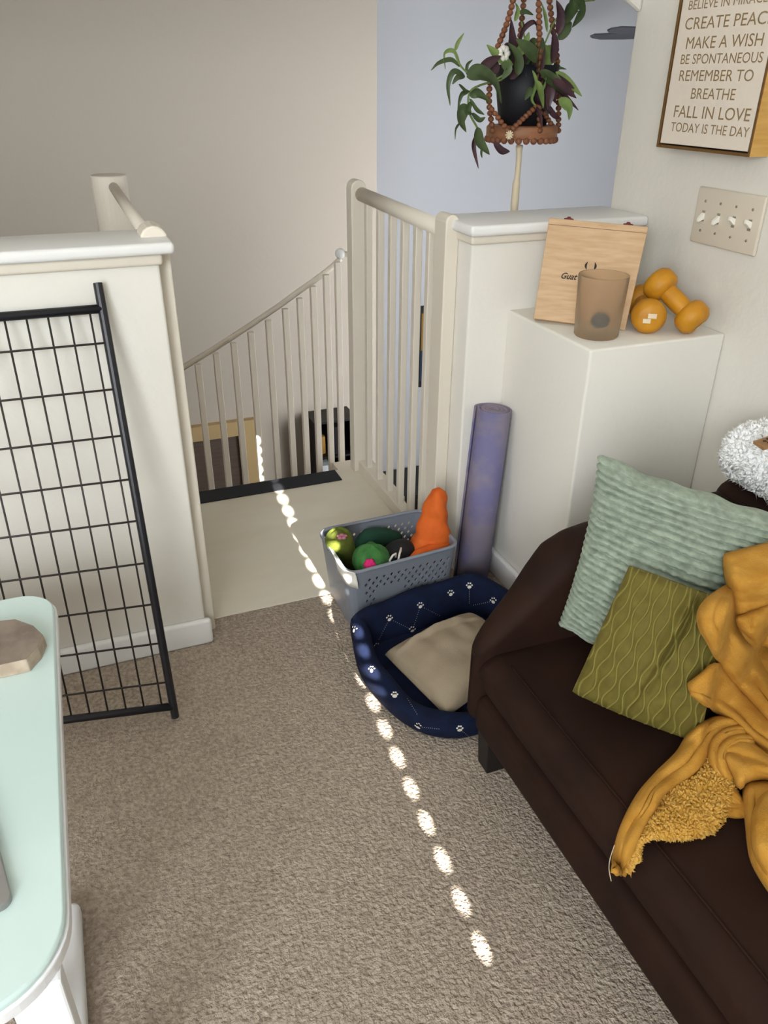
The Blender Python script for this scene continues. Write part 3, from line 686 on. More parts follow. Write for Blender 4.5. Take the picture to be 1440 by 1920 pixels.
def text_mesh(s, shear=0, bold=0):
    cu = bpy.data.curves.new('t', 'FONT'); cu.body = s; cu.shear = shear; cu.extrude = 0; cu.offset = bold; cu.resolution_u = 3
    o = bpy.data.objects.new('t', cu); COL.objects.link(o); dg = bpy.context.evaluated_depsgraph_get()
    me = bpy.data.meshes.new_from_object(o.evaluated_get(dg)); v = np.array([tuple(p.co) for p in me.vertices]); f = [tuple(p.vertices) for p in me.polygons]
    bpy.data.objects.remove(o); bpy.data.curves.remove(cu); bpy.data.meshes.remove(me)
    v[:, 0] -= v[:, 0].min(); return v, f
v, f = text_mesh('Guat dom', .35, .02); wd = v[:, 0].max()
MB().add([boxp(.225 + .34 * a_ / wd, .425 + (.085 * b_) , -.0006) for a_, b_, _ in v], f).build('script_lettering', M['ink'], wb)
# frosted tumbler
gc = P(1123, 632, 2, LZT); gc[1] += .012
gl = thing('frosted_tumbler', (gc[0], gc[1], LZT), 'frosted amber glass tumbler with a dark spot inside, in front of the wooden box', 'glass tumbler')
MB().lathe([(.0, .001), (.044, .001), (.047, .004), (.0525, .128), (.0515, .1295), (.050, .128), (.0445, .010), (.0, .010)], (gc[0], gc[1], LZT), n=48).build('cup', M['frost'], gl, smooth=True)
MB().ball((gc[0] - .010, gc[1] - .022, LZT + .038), .021, 14, (1, .9, .75)).build('wax_residue', M['wax'], gl, smooth=True)
# dumbbells
def dumbbell(a_, b_, label):
    a_, b_ = np.array(a_), np.array(b_); ax = b_ - a_; L = np.linalg.norm(ax); ax /= L
    t = thing('dumbbell', (a_ + b_) / 2 - np.array([0, 0, .036]), label, 'dumbbell', 'mustard dumbbells')
    for c_, sgn in ((a_, -1), (b_, 1)):
        n = 6; mb = MB(); pr = [(.0, -.025), (.013, -.025), (.029, -.021), (.036, -.012), (.037, .0), (.036, .012), (.028, .022), (.022, .025), (.0, .026)]
        mb.lathe(pr, c_, ax * sgn, n=24); hd = mb.build('head', M['dumb'], t, smooth=True)
        e1 = np.cross(ax, (0, 0, 1)); e1 /= np.linalg.norm(e1); e2 = np.cross(e1, ax) * sgn; m2 = MB(); o_ = c_ + ax * sgn * .0268
        for dx, dy, w_, h_ in ((-.006, .005, .008, .005), (.004, -.006, .009, .005)):
            q = [o_ + e1 * (dx + sx * w_) + e2 * (dy + sy * h_) for sx, sy in ((-1, -1), (1, -1), (1, 1), (-1, 1))]
            m2.add(q, [(0, 1, 2, 3)])
        m2.build('weight_mark', M['silver'], hd)
    mb = MB(); s_ = np.linspace(0, 1, 9); mb.tube([a_ + (b_ - a_) * k for k in s_], [.018 + .003 * math.sin(math.pi * k) for k in s_], 16); mb.build('handle', M['dumb'], t, smooth=True)
    return t
dA = P(1216, 592, 2, LZT + .037); dB = dA + np.array([.068, .112, 0])
dumbbell(dA, dB, 'mustard vinyl dumbbell lying flat on the ledge beside the wooden box')
eA = P(1238, 534, 2, LZT + .092); eB = P(1297, 594, 2, LZT + .037)
dumbbell(eA, eB, 'mustard vinyl dumbbell tipped over the other one, next to the right wall')

# switch plate
sp = thing('switch_plate', (1.313, 1.345, .94), 'ivory four-gang light switch plate on the right wall under the sign', 'light switch')
Y0, Y1, Z0, Z1 = 1.255, 1.447, .889, 1.004
MB().box(1.305, 1.3135, Y0, Y1, Z0, Z1).build('plate', M['plate'], sp, bevel=.004, segs=3)
for k in range(4):
    yy = Y1 - .0285 - k * .0453; zc = (Z0 + Z1) / 2; upd = -1 if k < 2 else 1
    MB().hexa([(1.3055, yy - .005, zc - .007), (1.3055, yy + .005, zc - .007), (1.3055, yy + .005, zc + .007), (1.3055, yy - .005, zc + .007)] +
              [(1.292, yy - .0035, zc + upd * .008 - .004), (1.292, yy + .0035, zc + upd * .008 - .004), (1.292, yy + .0035, zc + upd * .008 + .004), (1.292, yy - .0035, zc + upd * .008 + .004)]).build('toggle', M['toggle'], sp, bevel=.001)
    MB().box(1.3045, 1.3052, yy - .0045, yy + .0045, zc - .011, zc + .011).build('toggle_slot', M['screw'], sp)
    for dz in (-.030, .030): MB().lathe([(0, 0), (.0028, 0), (.0028, .0012), (0, .0014)], (1.3052, yy, zc + dz), (-1, 0, 0), 10).build('screw', M['screw'], sp, smooth=True)

# lettered sign
sn = thing('lettered_sign', (1.313, 1.42, 1.08), 'ivory panel with gold capital lettering in a gold frame, hanging on the right wall', 'sign')
SY0, SY1, SZ0, SZ1 = 1.290, 1.556, 1.080, 1.50; SX = 1.268
mb = MB(); t_ = .006
mb.box(SX - .002, 1.3125, SY1, SY1 + t_, SZ0 - t_, SZ1 + t_).box(SX - .002, 1.3125, SY0 - t_, SY1, SZ0 - t_, SZ0).box(SX - .002, 1.3125, SY0 - t_, SY1, SZ1, SZ1 + t_).box(SX - .002, 1.3125, SY0 - t_, SY0, SZ0, SZ1)
mb.build('frame', M['golddark'], sn, bevel=.0008)
MB().box(SX - .001, 1.3125, SY0 - t_ - .001, SY0 - t_, SZ0 - t_, SZ1 + t_).build('frame_side', M['gold'], sn)
MB().box(SX, 1.312, SY0 + .003, SY1 - .003, SZ0 + .003, SZ1 - .003).build('panel', M['canvas'], sn, bevel=.001)
for s_, xl, yl, xr, yr, ch in (('BELIEVE IN MIRACLES', 1291, 18, 1458, 2, 17), ('CREATE PEACE', 1284, 55, 1450, 45, 22), ('MAKE A WISH', 1286, 91, 1429, 87, 22),
        ('BE SPONTANEOUS', 1276, 119.5, 1429, 118, 18), ('REMEMBER TO', 1273, 151, 1411, 153, 20), ('BREATHE', 1295, 185, 1377, 188, 20), ('FALL IN LOVE', 1263, 219, 1405, 228, 22), ('TODAY IS THE DAY', 1257, 246, 1403, 257, 17)):
    a_ = P(xl, yl, 0, SX); b_ = P(xr, yr, 0, SX); k_ = P(xl, yl - ch, 0, SX); hgt = k_[2] - a_[2]; z0 = (a_[2] + b_[2]) / 2
    v, f = text_mesh(s_); wd = v[:, 0].max(); hh = v[:, 1].max()
    MB().add([(SX - .0006, a_[1] + (b_[1] - a_[1]) * x / wd, z0 + hgt * y / hh) for x, y, _ in v], f).build('lettering', M['letter'], sn)

# ------------------------------------------------------------------ yoga mat
m0 = P(893, 1075, 2, 0); m0 = np.array([.878, 1.565, 0.0]); m1 = P(926, 766, 1, 1.585)
ym = thing('yoga_mat', m0, 'rolled lilac yoga mat with blue pattern standing against the ledge', 'yoga mat')
mb = MB(); ax = (m1 - m0); ml = np.linalg.norm(ax); ax /= ml; e1 = np.cross(ax, (0, 1, 0)); e1 /= np.linalg.norm(e1); e2 = np.cross(ax, e1)
def spiral(r_in, r_out, turns, n, ph): 
    t = np.linspace(0, 1, n); rr = r_in + (r_out - r_in) * t; an = ph + turns * 2 * math.pi * t; return rr, an
rr, an = spiral(.010, .047, 3.6, 150, 1.9)
g = np.array([[m0 + ax * h + rr[i] * (math.cos(an[i]) * e1 + math.sin(an[i]) * e2) for h in np.linspace(0, ml, 2)] for i in range(len(rr))])
# outer sheet carries the pattern, inner turns are plain
k = 108
MB().grid(g[k - 4:]).build('outer_sheet', M['mat'], ym, smooth=True, solid=.0045)
MB().grid(g[:k]).build('inner_roll', M['matplain'], ym, smooth=True, solid=.0105)

# ------------------------------------------------------------------ storage basket
bkz = .20
R0 = [np.array(q) for q in ((.500, 1.455), (.795, 1.500), (.765, 1.660), (.482, 1.640))]   # rim corners fl, fr, br, bl
Bt = [np.array(q) for q in ((.535, 1.50), (.800, 1.530), (.770, 1.655), (.520, 1.640))]
R0 = [P(652, 1078, 2, bkz)[:2], P(862, 1022, 2, bkz)[:2], P(792, 955, 2, bkz)[:2], P(597, 995, 2, bkz)[:2]]
Bt = [P(662, 1160, 2, 0)[:2], P(850, 1092, 2, 0)[:2], None, None]
cR = np.mean(R0, 0)
Bt = [cR + (q - cR) * .90 + np.array([.012, .03]) for q in R0]
sb = thing('storage_basket', (cR[0], cR[1], 0), 'grey perforated plastic basket full of plush toys on the landing edge', 'basket')
def loop(c4, r, k=6):
    out = []; c4 = [np.array(q, float) for q in c4]; n = 4
    for i in range(4):
        p_, c_, n_ = c4[i - 1], c4[i], c4[(i + 1) % 4]; a_ = c_ + (p_ - c_) / np.linalg.norm(p_ - c_) * r; b_ = c_ + (n_ - c_) / np.linalg.norm(n_ - c_) * r
        for t in np.linspace(0, 1, k): out.append(a_ * (1 - t) ** 2 + 2 * c_ * t * (1 - t) + b_ * t * t)
    return np.array(out)
def resample(lp_, n):
    q = np.vstack([lp_, lp_[:1]]); d = np.concatenate([[0], np.cumsum(np.linalg.norm(np.diff(q, axis=0), axis=1))]); s_ = np.linspace(0, d[-1], n, endpoint=False)
    return np.stack([np.interp(s_, d, q[:, 0]), np.interp(s_, d, q[:, 1])], 1)
NB = 96; NH = 15
rimL = resample(loop(R0, .035), NB); botL = resample(loop(Bt, .03), NB)
def bpt(i, h): a_ = botL[i % NB] * (1 - h) + rimL[i % NB] * h; return np.array([a_[0], a_[1], .004 + (bkz - .004) * h])
g = np.array([[bpt(i, h) for i in range(NB)] for h in np.linspace(0, 1, NH)])
# perforated band: each cell is a frame around a diamond hole
mb = MB(); V = []; Fc = []
vid = {}
def vv(p_): V.append(p_); return len(V) - 1
gi = [[vv(g[h, i]) for i in range(NB)] for h in range(NH)]
per = 0
seg = [np.linalg.norm(rimL[i] - cR) for i in range(NB)]
corner = [np.argmin(np.linalg.norm(rimL - np.array(c_), axis=1)) for c_ in R0]
front = set(); 
def rng_idx(a_, b_):
    o = []; i = a_
    while i != b_: o.append(i); i = (i + 1) % NB
    return o
fidx = rng_idx(corner[0], corner[1]); bidx = rng_idx(corner[2], corner[3])
hole_i = set(fidx[3:-2]) | set(bidx[2:-2])
smooth_patch = set(fidx[6:14])
for h in range(NH - 1):
    for i in range(NB):
        a_, b_, c_, d_ = gi[h][i], gi[h][(i + 1) % NB], gi[h + 1][(i + 1) % NB], gi[h + 1][i]
        if i in hole_i and 3 <= h <= 11 and (h + i) % 2 == 0 and not (i in smooth_patch and 5 <= h <= 8):
            q = [np.array(V[z_]) for z_ in (a_, b_, c_, d_)]; cc = sum(q) / 4; e = [cc + ((q[k_] + q[(k_ + 1) % 4]) / 2 - cc) * .92 for k_ in range(4)]; ei = [vv(x_) for x_ in e]; cs = (a_, b_, c_, d_)
            for k_ in range(4): Fc.append((cs[k_], ei[k_], ei[k_ - 1]))
            for k_ in range(4): Fc.append((cs[k_], cs[(k_ + 1) % 4], ei[k_]))
        else: Fc.append((a_, b_, c_, d_))
Fc.append(tuple(gi[0]))
mb.add(np.array(V), Fc).build('tub', M['basket'], sb, solid=.003)
MB().tube([(p_[0], p_[1], bkz) for p_ in rimL], .0045, 8, closed=True, flat=(1.2, .9)).build('rim', M['basket'], sb, smooth=True)
def bin_pt(x, y, z): return P(x, y, 2, z)
# plush toys
def blob(pts, rs, n=18): return MB().tube(bez(pts, 5), np.interp(np.linspace(0, 1, (len(pts) - 1) * 5 + 1), np.linspace(0, 1, len(rs)), rs), n)
tp, bt_ = P(634, 1008, 2, .225), P(652, 1056, 2, .06)
cy = thing('cactus_plush', (bt_[0], bt_[1], .02), 'moss green cactus plush toy at the left end of the grey basket', 'plush toy', 'plush toys in the basket')
ax_ = tp - bt_; bt_[2] = .03
blob([bt_, bt_ * .5 + tp * .5, tp - ax_ * .05, tp + np.array([0, 0, .012])], [.030, .035, .034, .012], 20).build('body', M['olivegreen'], cy, smooth=True)
pk = P(641, 1006, 2, .236); mb = MB()
for a_ in np.linspace(0, 2 * math.pi, 6)[:-1]: mb.ball(pk + .008 * np.array([math.cos(a_), math.sin(a_), 0]), .006, 8, (1, 1, .5))
mb.build('flower', M['mauve'], cy, smooth=True)
c_ = P(696, 1052, 2, .175)
gp_ = thing('round_plush', c_ - np.array([0, 0, .05]), 'round green plush toy with a pink flower, second from the left in the basket', 'plush toy', 'plush toys in the basket')
mb = MB().ball(c_, .046, 28, (1, 1, 1.0)); v = mb.v[0]; d_ = v - c_; v += d_ * (.05 * np.cos(5 * np.arctan2(d_[:, 1], d_[:, 0])))[:, None]; mb.build('body', M['green'], gp_, smooth=True)
dirc = (CAM - c_) / np.linalg.norm(CAM - c_); fc = P(692, 1062, 2, .20); fc = c_ + (fc - c_) / np.linalg.norm(fc - c_) * .047; mb = MB()
q1 = np.cross(dirc, (0, 0, 1)); q1 /= np.linalg.norm(q1); q2 = np.cross(q1, dirc)
for a_ in np.linspace(0, 2 * math.pi, 7)[:-1]: mb.ball(fc + .008 * (math.cos(a_) * q1 + math.sin(a_) * q2), .0075, 8)
mb.ball(fc, .008, 8).build('flower', M['pink'], gp_, smooth=True)
e_ = P(700, 1028, 2, .16); e2_ = P(725, 1030, 2, .14)
dk = tag(blob([e_ + (-.03, .03, -.02), e_ + (.0, .03, .01), e2_ + (.01, .035, .012), e2_ + (.05, .04, .0)], [.02, .028, .028, .016], 18).build('dark_plush', M['darkgreen'], smooth=True), 'dark green plush toy behind the round green one in the basket', 'plush toy', 'plush toys in the basket')
e_ = P(745, 1045, 2, .15)
bt2 = thing('black_plush', e_ - np.array([0, 0, .04]), 'black fabric toy with white straps between the green and orange toys', 'plush toy', 'plush toys in the basket')
blob([e_ + (-.035, -.012, -.03), e_ + (-.01, 0, .0), e_ + (.02, .01, .005), e_ + (.05, .0, -.03)], [.02, .035, .034, .02], 18).build('body', M['blackfab'], bt2, smooth=True)
for (xa, ya), (xb, yb) in (((731, 1050), (742, 1038)), ((746, 1056), (752, 1028))):
    A_, B_ = P(xa, ya, 2, .185), P(xb, yb, 2, .190); MB().tube([A_ - (0, 0, .01), A_, (A_ + B_) / 2 + (0, 0, .004), B_, B_ - (0, 0, .01)], .0028, 6).build('strap', M['whitefab'], bt2, smooth=True)
cb, ct = P(805, 1040, 2, .13), P(823, 915, 1, 1.54)
cr = thing('carrot_plush', (cb[0], cb[1], .06), 'orange cone-shaped fabric toy standing up at the right end of the basket', 'plush toy', 'plush toys in the basket')
t_ = np.linspace(0, 1, 40); pth = np.array([cb * (1 - k_) + ct * k_ for k_ in t_]); rad = np.interp(t_, [0, .12, .3, .6, .85, .95, 1], [.050, .056, .046, .034, .024, .017, .004])
mb = MB().tube(pth, rad, 36); v = mb.v[0]; an_ = np.tile(np.arange(36) / 36 * 2 * math.pi, 40); tt = np.repeat(t_, 36)
off = .003 * np.sin(an_ * 3 + tt * 7) + .0022 * np.sin(tt * 22 + 2.5 * np.sin(an_ + 1) + an_ * 2); cen_ = np.repeat(pth, 36, 0); d_ = v - cen_; v += d_ / (np.linalg.norm(d_, axis=1)[:, None] + 1e-9) * (off * np.minimum(1, rad.repeat(36) / .03))[:, None]
mb.build('body', M['orange'], cr, smooth=True)
f0, f1, f2 = P(846, 1018, 2, .17), P(808, 1036, 2, .165), P(766, 1050, 2, .172)
blob([f0, f1, f2 * .6 + f1 * .4, f2], [.012, .024, .018, .004], 16).build('flap', M['orange'], cr, smooth=True)
w0 = [P(608, 1012, 2, .195), P(622, 1040, 2, .20), P(640, 1070, 2, .20), P(664, 1080, 2, .197)]
g = np.array([[p_ + np.array([.012, .004, .0]) * s_ + np.array([0, 0, .008 - .05 * s_ * s_]) for s_ in np.linspace(0, 1, 6)] for p_ in bez(w0, 6)])
tag(MB().grid(g).build('white_cloth', M['whitefab'], smooth=True, solid=.002), 'white cloth edge tucked inside the front left corner of the basket', 'cloth')

# ------------------------------------------------------------------ pet bed
pb = thing('pet_bed', (.65, 1.22, 0), 'navy blue quilted pet bed printed with white paws, beside the sofa arm', 'pet bed')
ctr = np.array([(.490, 1.380), (.474, 1.27), (.500, 1.145), (.555, 1.072), (.640, 1.055), (.76, 1.10), (.845, 1.20), (.865, 1.33), (.80, 1.425), (.65, 1.415), (.545, 1.40)])
cl = bez(np.vstack([ctr[-2:], ctr, ctr[:2]]), 10)[20:-20 + 0]
cl = resample(bez(np.vstack([ctr, ctr[:1]]), 10)[:-1], 150)
cc = cl.mean(0); hgt = []; sec = []
for i, p_ in enumerate(cl):
    yf = (p_[1] - 1.06) / .37; h_ = .060 + .062 * np.clip(yf, 0, 1) ** 1.2 + .004 * math.sin(i * .35); wd = .024
    o_ = p_ - cc; o_ /= np.linalg.norm(o_); ring = []
    for a in np.linspace(0, 2 * math.pi, 17)[:-1]:
        ca, sa = math.cos(a), math.sin(a); ex = np.sign(ca) * abs(ca) ** .75 * wd; zz = h_ / 2 + np.sign(sa) * abs(sa) ** .8 * h_ / 2
        q_ = p_ + o_ * (ex + .012 * (zz / h_ - .5)); ring.append((q_[0], q_[1], max(0.001, zz)))
    sec.append(ring)
bolster = MB().grid(np.array(sec), True, True).build('bolster', M['navy'], pb, smooth=True)
inner = cl + (cc - cl) * .10; n = len(inner)
MB().add([(x, y, .022) for x, y in inner] + [(cc[0], cc[1], .035)], [(i, (i + 1) % n, n) for i in range(n)]).build('base_pad', M['navy'], pb, smooth=True)
bb = bvh_of(bolster)
pw = MB(); dots = MB()
def disc(mb, px, py, rx, ry=None):
    p_, n_ = cast(bb, px, py, .0006)
    if p_ is None or (mb.v and np.linalg.norm(p_ - mb.v[0].mean(0)) > (.02 if rx > .001 else .5)): return
    if n_ @ (CAM - p_) < 0: n_ = -n_
    a_ = np.cross(n_, (0, 0, 1.0)); a_ /= np.linalg.norm(a_) + 1e-9; b_ = np.cross(n_, a_); t = np.linspace(0, 2 * math.pi, 11)[:-1]; p_ = p_ + n_ * .0008
    mb.add([p_ + rx * math.cos(q) * a_ + (ry or rx) * math.sin(q) * b_ for q in t], [tuple(range(10))])
for x, y in ((730, 1160), (788, 1136), (845, 1113), (880, 1099), (925, 1127), (773, 1181), (664, 1181), (697, 1256), (740, 1304), (759, 1303), (784, 1362), (867, 1334), (862, 1367), (829, 1392), (893, 1391), (707, 1212)):
    pw = MB(); disc(pw, x, y + 1.5, .0052, .0042)
    for dx, dy in ((-5, -2), (-2, -5.5), (2, -5.5), (5, -2)): disc(pw, x + dx, y + dy, .0021)
    if pw.n >= 40: pw.build('paw_print', M['paw'], pb)
for (xa, ya), (xb, yb) in (((730, 1160), (773, 1181)), ((788, 1136), (773, 1181)), ((730, 1160), (707, 1205)), ((788, 1136), (830, 1157)), ((880, 1099), (880, 1136)), ((759, 1303), (786, 1345)), ((784, 1362), (830, 1367)), ((862, 1367), (893, 1391)), ((880, 1136), (925, 1127))):
    dots = MB()
    for t in np.linspace(.18, .85, 9): disc(dots, xa + (xb - xa) * t, ya + (yb - ya) * t, .0007)
    if dots.n: dots.build('stitching', M['paw'], pb)
tc4 = [P(722, 1228, 2, .040), P(838, 1345, 2, .040), P(985, 1235, 2, .045), P(880, 1152, 2, .05)]
def tanfn(u, v): return .010 * vnoise(u, v, 5, 51) + .008 * vnoise(u * .5, v, 9, 52) + .016 * np.exp(-((u - .12 - .2 * v) / .03) ** 2) * np.sin(v * math.pi)
pbp = tag(pillow(tc4, .058, 60, 60, tanfn, pinch=.0, power=.36, rel=.25).build('tan_cushion', M['tan'], smooth=True), 'plain tan cushion lying inside the navy pet bed', 'cushion')

# ------------------------------------------------------------------ hanging planter
PY = 1.93
pc = P(985, 180, 1, PY); base = P(982, 236, 1, PY); topz = P(985, 122, 1, PY)[2]; bz_ = base[2]; cx_, cy_ = pc[0] - .002, PY
hg = thing('bead_plant_hanger', (cx_, cy_, bz_ - .03), 'terracotta bead plant hanger with a wooden disc and cord tail above the half wall', 'plant hanger')
MB().lathe([(0, -.022), (.086, -.022), (.090, -.018), (.090, .004), (.086, .008), (0, .008)], (cx_, cy_, bz_ - .006), n=40).build('disc', M['disc'], hg, smooth=True)
def beads(path, r=.0076, gap=1.72):
    p_ = bez(path, 30); d = np.concatenate([[0], np.cumsum(np.linalg.norm(np.diff(p_, axis=0), axis=1))]); mb = MB()
    for s_ in np.arange(0, d[-1], r * gap): mb.ball([np.interp(s_, d, p_[:, k_]) for k_ in range(3)], r, 10, (1, 1, .9))
    return mb
apex = P(1003, -260, 1, PY)
for k_, (sx, dy) in enumerate(((917, -.05), (1012, -.088), (1047, .0), (972, .085))):
    s1 = P(sx, 178, 1, PY + dy); s0 = P(sx + (6 if sx < 980 else 0), 245, 1, PY + dy); s2 = P({917: 928, 1012: 1012, 1047: 1044, 972: 972}[sx], 105, 1, PY + dy); s3 = P({917: 962, 1012: 1010, 1047: 1030, 972: 982}[sx], 0, 1, PY + dy * .5)
    beads([s0, s1, s2, s3, apex]).build('bead_strand', M['bead'], hg, smooth=True)
for (xa, xb) in ((922, 950), (950, 1005), (1040, 1012)):
    A_, B_, C_ = P(xa, 205, 1, PY - .07), P(954, 248, 1, PY - .098), P(xb, 200, 1, PY - .08)
    if xb == 950: beads([A_, (A_ + B_) / 2, B_], .007).build('bead_strand', M['bead'], hg, smooth=True)
    elif xb == 1005: beads([C_, (B_ + C_) / 2, B_], .007).build('bead_strand', M['bead'], hg, smooth=True)
    else: beads([P(1020, 212, 1, PY - .06), P(1035, 235, 1, PY - .05), P(1042, 245, 1, PY - .03)], .007).build('bead_strand', M['bead'], hg, smooth=True)
mb = MB()
for a in np.linspace(0, 2 * math.pi, 30)[:-1]: mb.ball((cx_ + .086 * math.cos(a), cy_ + .086 * math.sin(a), bz_ - .030), .0085, 10)
mb.build('bead_ring', M['bead'], hg, smooth=True)
q = P(955, 253, 1, PY - .105); mb = MB()
for a in np.linspace(0, math.pi, 6)[:-1]: mb.tube([q + .010 * np.array([math.cos(a), 0, math.sin(a)]), q - .010 * np.array([math.cos(a), 0, math.sin(a)])], .0018, 5)
mb.build('knot', M['cord'], hg)
MB().tube(bez([P(974, 272, 1, PY), P(972, 310, 1, PY), P(967, 360, 1, PY), P(964, 400, 1, PY), P(963, 470, 1, PY)], 6), [.009] * 2 + [.0075] * 8 + [.010] * 15, 12).build('cord_tail', M['cord'], hg, smooth=True)
MB().tube([apex, apex + np.array([0, 0, max(.05, 2.6 - apex[2])])], .003, 6).build('hanging_cord', M['cord'], hg)
hp = thing('potted_plant', (cx_, cy_, bz_), 'trailing purple and green plant in a black pot inside the bead hanger', 'plant')
ph = topz - bz_
MB().lathe([(0, .003), (.060, .003), (.070, ph * .5), (.078, ph), (.074, ph), (.068, ph - .01), (0, ph - .012)], (cx_, cy_, bz_), n=40).build('pot', M['pot'], hp, smooth=True)
MB().lathe([(0, ph - .01), (.072, ph - .011)], (cx_, cy_, bz_), n=24).build('soil', M['soil'], hp)
LV = {'leaf': MB(), 'leafl': MB(), 'leafp': MB()}
def leaf(kind, pts, w_, dy=0.0, wob_=0):
    k = len(pts); pp = bez([P(x, y, 1, PY + dy + (o[0] if o else 0)) for x, y, *o in pts], 8); n_ = len(pp); t = np.gradient(pp, axis=0); t /= np.linalg.norm(t, axis=1)[:, None]
    view = np.array([.3 + random.uniform(-.5, .5), -1, .25 + random.uniform(-.4, .4)]); sd = np.cross(t, view); sd /= np.linalg.norm(sd, axis=1)[:, None] + 1e-9; nr_ = np.cross(sd, t)
    s_ = np.linspace(0, 1, n_); ww = w_ * np.sin(np.clip(s_ * 1.0, 0, 1) ** .7 * math.pi) ** .8 + .0006
    g = np.array([pp + sd * (ww * c_)[:, None] + nr_ * (abs(c_) * ww * .35)[:, None] for c_ in (-1, -.5, 0, .5, 1)]); LV[kind].grid(g)
SM = MB()
def stem(pts, r_=.0022, dy=0): SM.tube(bez([P(x, y, 1, PY + dy) for x, y in pts], 8), r_, 6)
# left trailing stems
stem([(960, 130), (925, 150), (890, 145), (865, 125), (852, 98)], .0022, -.07)
stem([(940, 150), (900, 160), (880, 175), (880, 210), (895, 240)], .0025, -.07)
stem([(1005, 120), (1022, 80), (1040, 40), (1060, 20), (1085, 5), (1115, 0)], .002, -.03)
stem([(990, 120), (985, 80), (978, 40)], .002); stem([(1010, 130), (1015, 90), (1012, 40)], .002, -.05)
for kind, pts, w_, dy in [
    ('leafl', [(853, 95), (858, 80), (870, 62)], .0045, -.07), ('leafl', [(862, 120), (850, 96), (833, 100), (835, 130)], .004, -.07),
    ('leaf', [(862, 125), (845, 112), (822, 118), (808, 132)], .0045, -.07), ('leaf', [(870, 140), (850, 135), (840, 160), (844, 198)], .006, -.07),
    ('leaf', [(872, 143), (858, 145), (848, 158)], .006, -.07), ('leaf', [(875, 140), (876, 122), (886, 112)], .0035, -.07), ('leaf', [(860, 158), (872, 170), (882, 172)], .004, -.08),
    ('leaf', [(878, 172), (865, 178), (858, 205)], .005, -.07), ('leaf', [(875, 145), (898, 138), (925, 155), (940, 195)], .019, -.10), ('leafp', [(895, 135), (915, 118), (940, 105)], .012, -.08),
    ('leaf', [(880, 178), (895, 175), (918, 190)], .010, -.09), ('leaf', [(880, 185), (892, 205), (908, 215)], .006, -.09), ('leaf', [(883, 190), (878, 205), (884, 215)], .006, -.08),
    ('leaf', [(884, 210), (868, 208), (864, 228), (874, 248)], .014, -.08), ('leaf', [(884, 212), (898, 225), (910, 220)], .006, -.08), ('leaf', [(862, 230), (854, 242), (853, 262)], .003, -.08),
    ('leaf', [(895, 238), (896, 262), (918, 290)], .015, -.09), ('leafp', [(895, 250), (888, 275), (897, 316)], .0055, -.08), ('leafp', [(925, 268), (938, 282), (956, 284)], .010, -.10), ('leaf', [(903, 275), (902, 288), (904, 296)], .003, -.08),
    ('leafp', [(975, 115), (960, 80), (958, 35)], .014, -.06), ('leafp', [(970, 110), (978, 60), (1000, 42), (1008, 60)], .006, -.05), ('leafl', [(968, 105), (982, 85), (992, 60)], .011, -.07), ('leaf', [(985, 110), (1000, 85), (1010, 80)], .016, -.06),
    ('leaf', [(1010, 140), (1012, 100), (1018, 70)], .018, -.09), ('leafp', [(1008, 165), (1012, 130), (1022, 85)], .014, -.10), ('leafp', [(1035, 120), (1038, 80), (1036, 55)], .013, -.07), ('leafp', [(1046, 65), (1050, 30), (1043, 0)], .012, -.05),
    ('leaf', [(1048, 75), (1062, 50), (1072, 42)], .014, -.04), ('leaf', [(1058, 45), (1075, 5), (1088, 20), (1072, 52)], .022, -.05), ('leaf', [(1055, 40), (1062, 20), (1078, 10)], .017, -.04), ('leafl', [(1075, 10), (1095, -3), (1112, 2)], .0035, -.04),
    ('leafl', [(998, 132), (1004, 155), (996, 185), (1005, 200)], .006, -.11), ('leafl', [(1012, 175), (1020, 160), (1024, 145)], .004, -.11), ('leaf', [(998, 165), (990, 175), (984, 188)], .008, -.11), ('leafp', [(1025, 145), (1030, 175), (1026, 205)], .013, -.10),
    ('leafp', [(1048, 150), (1052, 170), (1054, 190)], .004, -.03), ('leafp', [(1005, 200), (1012, 222), (1016, 240)], .008, -.11), ('leafp', [(1022, 195), (1036, 215), (1050, 222)], .009, -.09), ('leaf', [(940, 120), (952, 130), (940, 150)], .010, -.10),
    ('leafp', [(935, 118), (922, 130), (912, 145)], .014, -.06), ('leafp', [(945, 105), (950, 85), (966, 90)], .005, -.06), ('leaf', [(975, 25), (985, 22), (1000, 28)], .005, 0), ('leafl', [(965, 40), (970, 20), (966, 5)], .006, 0),
    ('leafl', [(1026, 60), (1022, 30), (1015, 5)], .004, -.02), ('leaf', [(1035, 130), (1050, 128), (1062, 130)], .003, -.03), ('leaf', [(1000, 118), (990, 100), (980, 96)], .012, -.03), ('leafp', [(960, 120), (975, 105), (985, 118)], .014, -.06), ('leaf', [(1028, 150), (1036, 165), (1040, 160)], .010, -.09)]:
    leaf(kind, pts, w_, dy)
for k_ in range(30):
    bx_ = random.uniform(955, 1045); by_ = random.uniform(112, 150) if k_ < 18 else random.uniform(130, 190)
    if k_ >= 18: bx_ = random.uniform(1005, 1048)
    an = random.uniform(-.9, .9) if k_ < 18 else random.uniform(2.2, 4.0); ln_ = random.uniform(38, 72)
    ex, ey = bx_ + ln_ * math.sin(an), by_ - ln_ * math.cos(an); mx, my = (bx_ + ex) / 2 + random.uniform(-9, 9), (by_ + ey) / 2 - random.uniform(0, 8)
    leaf(random.choice(['leaf', 'leafp', 'leafp', 'leaf', 'leafl']), [(bx_, by_), (mx, my), (ex, ey)], random.uniform(.006, .015), random.uniform(-.09, .04) if k_ < 18 else random.uniform(-.12, -.08))
for k_, v_ in LV.items(): v_.build({'leaf': 'dark_leaves', 'leafl': 'young_leaves', 'leafp': 'purple_leaves'}[k_], M[k_], hp, smooth=True)
SM.build('stems', M['leafl'], hp, smooth=True)
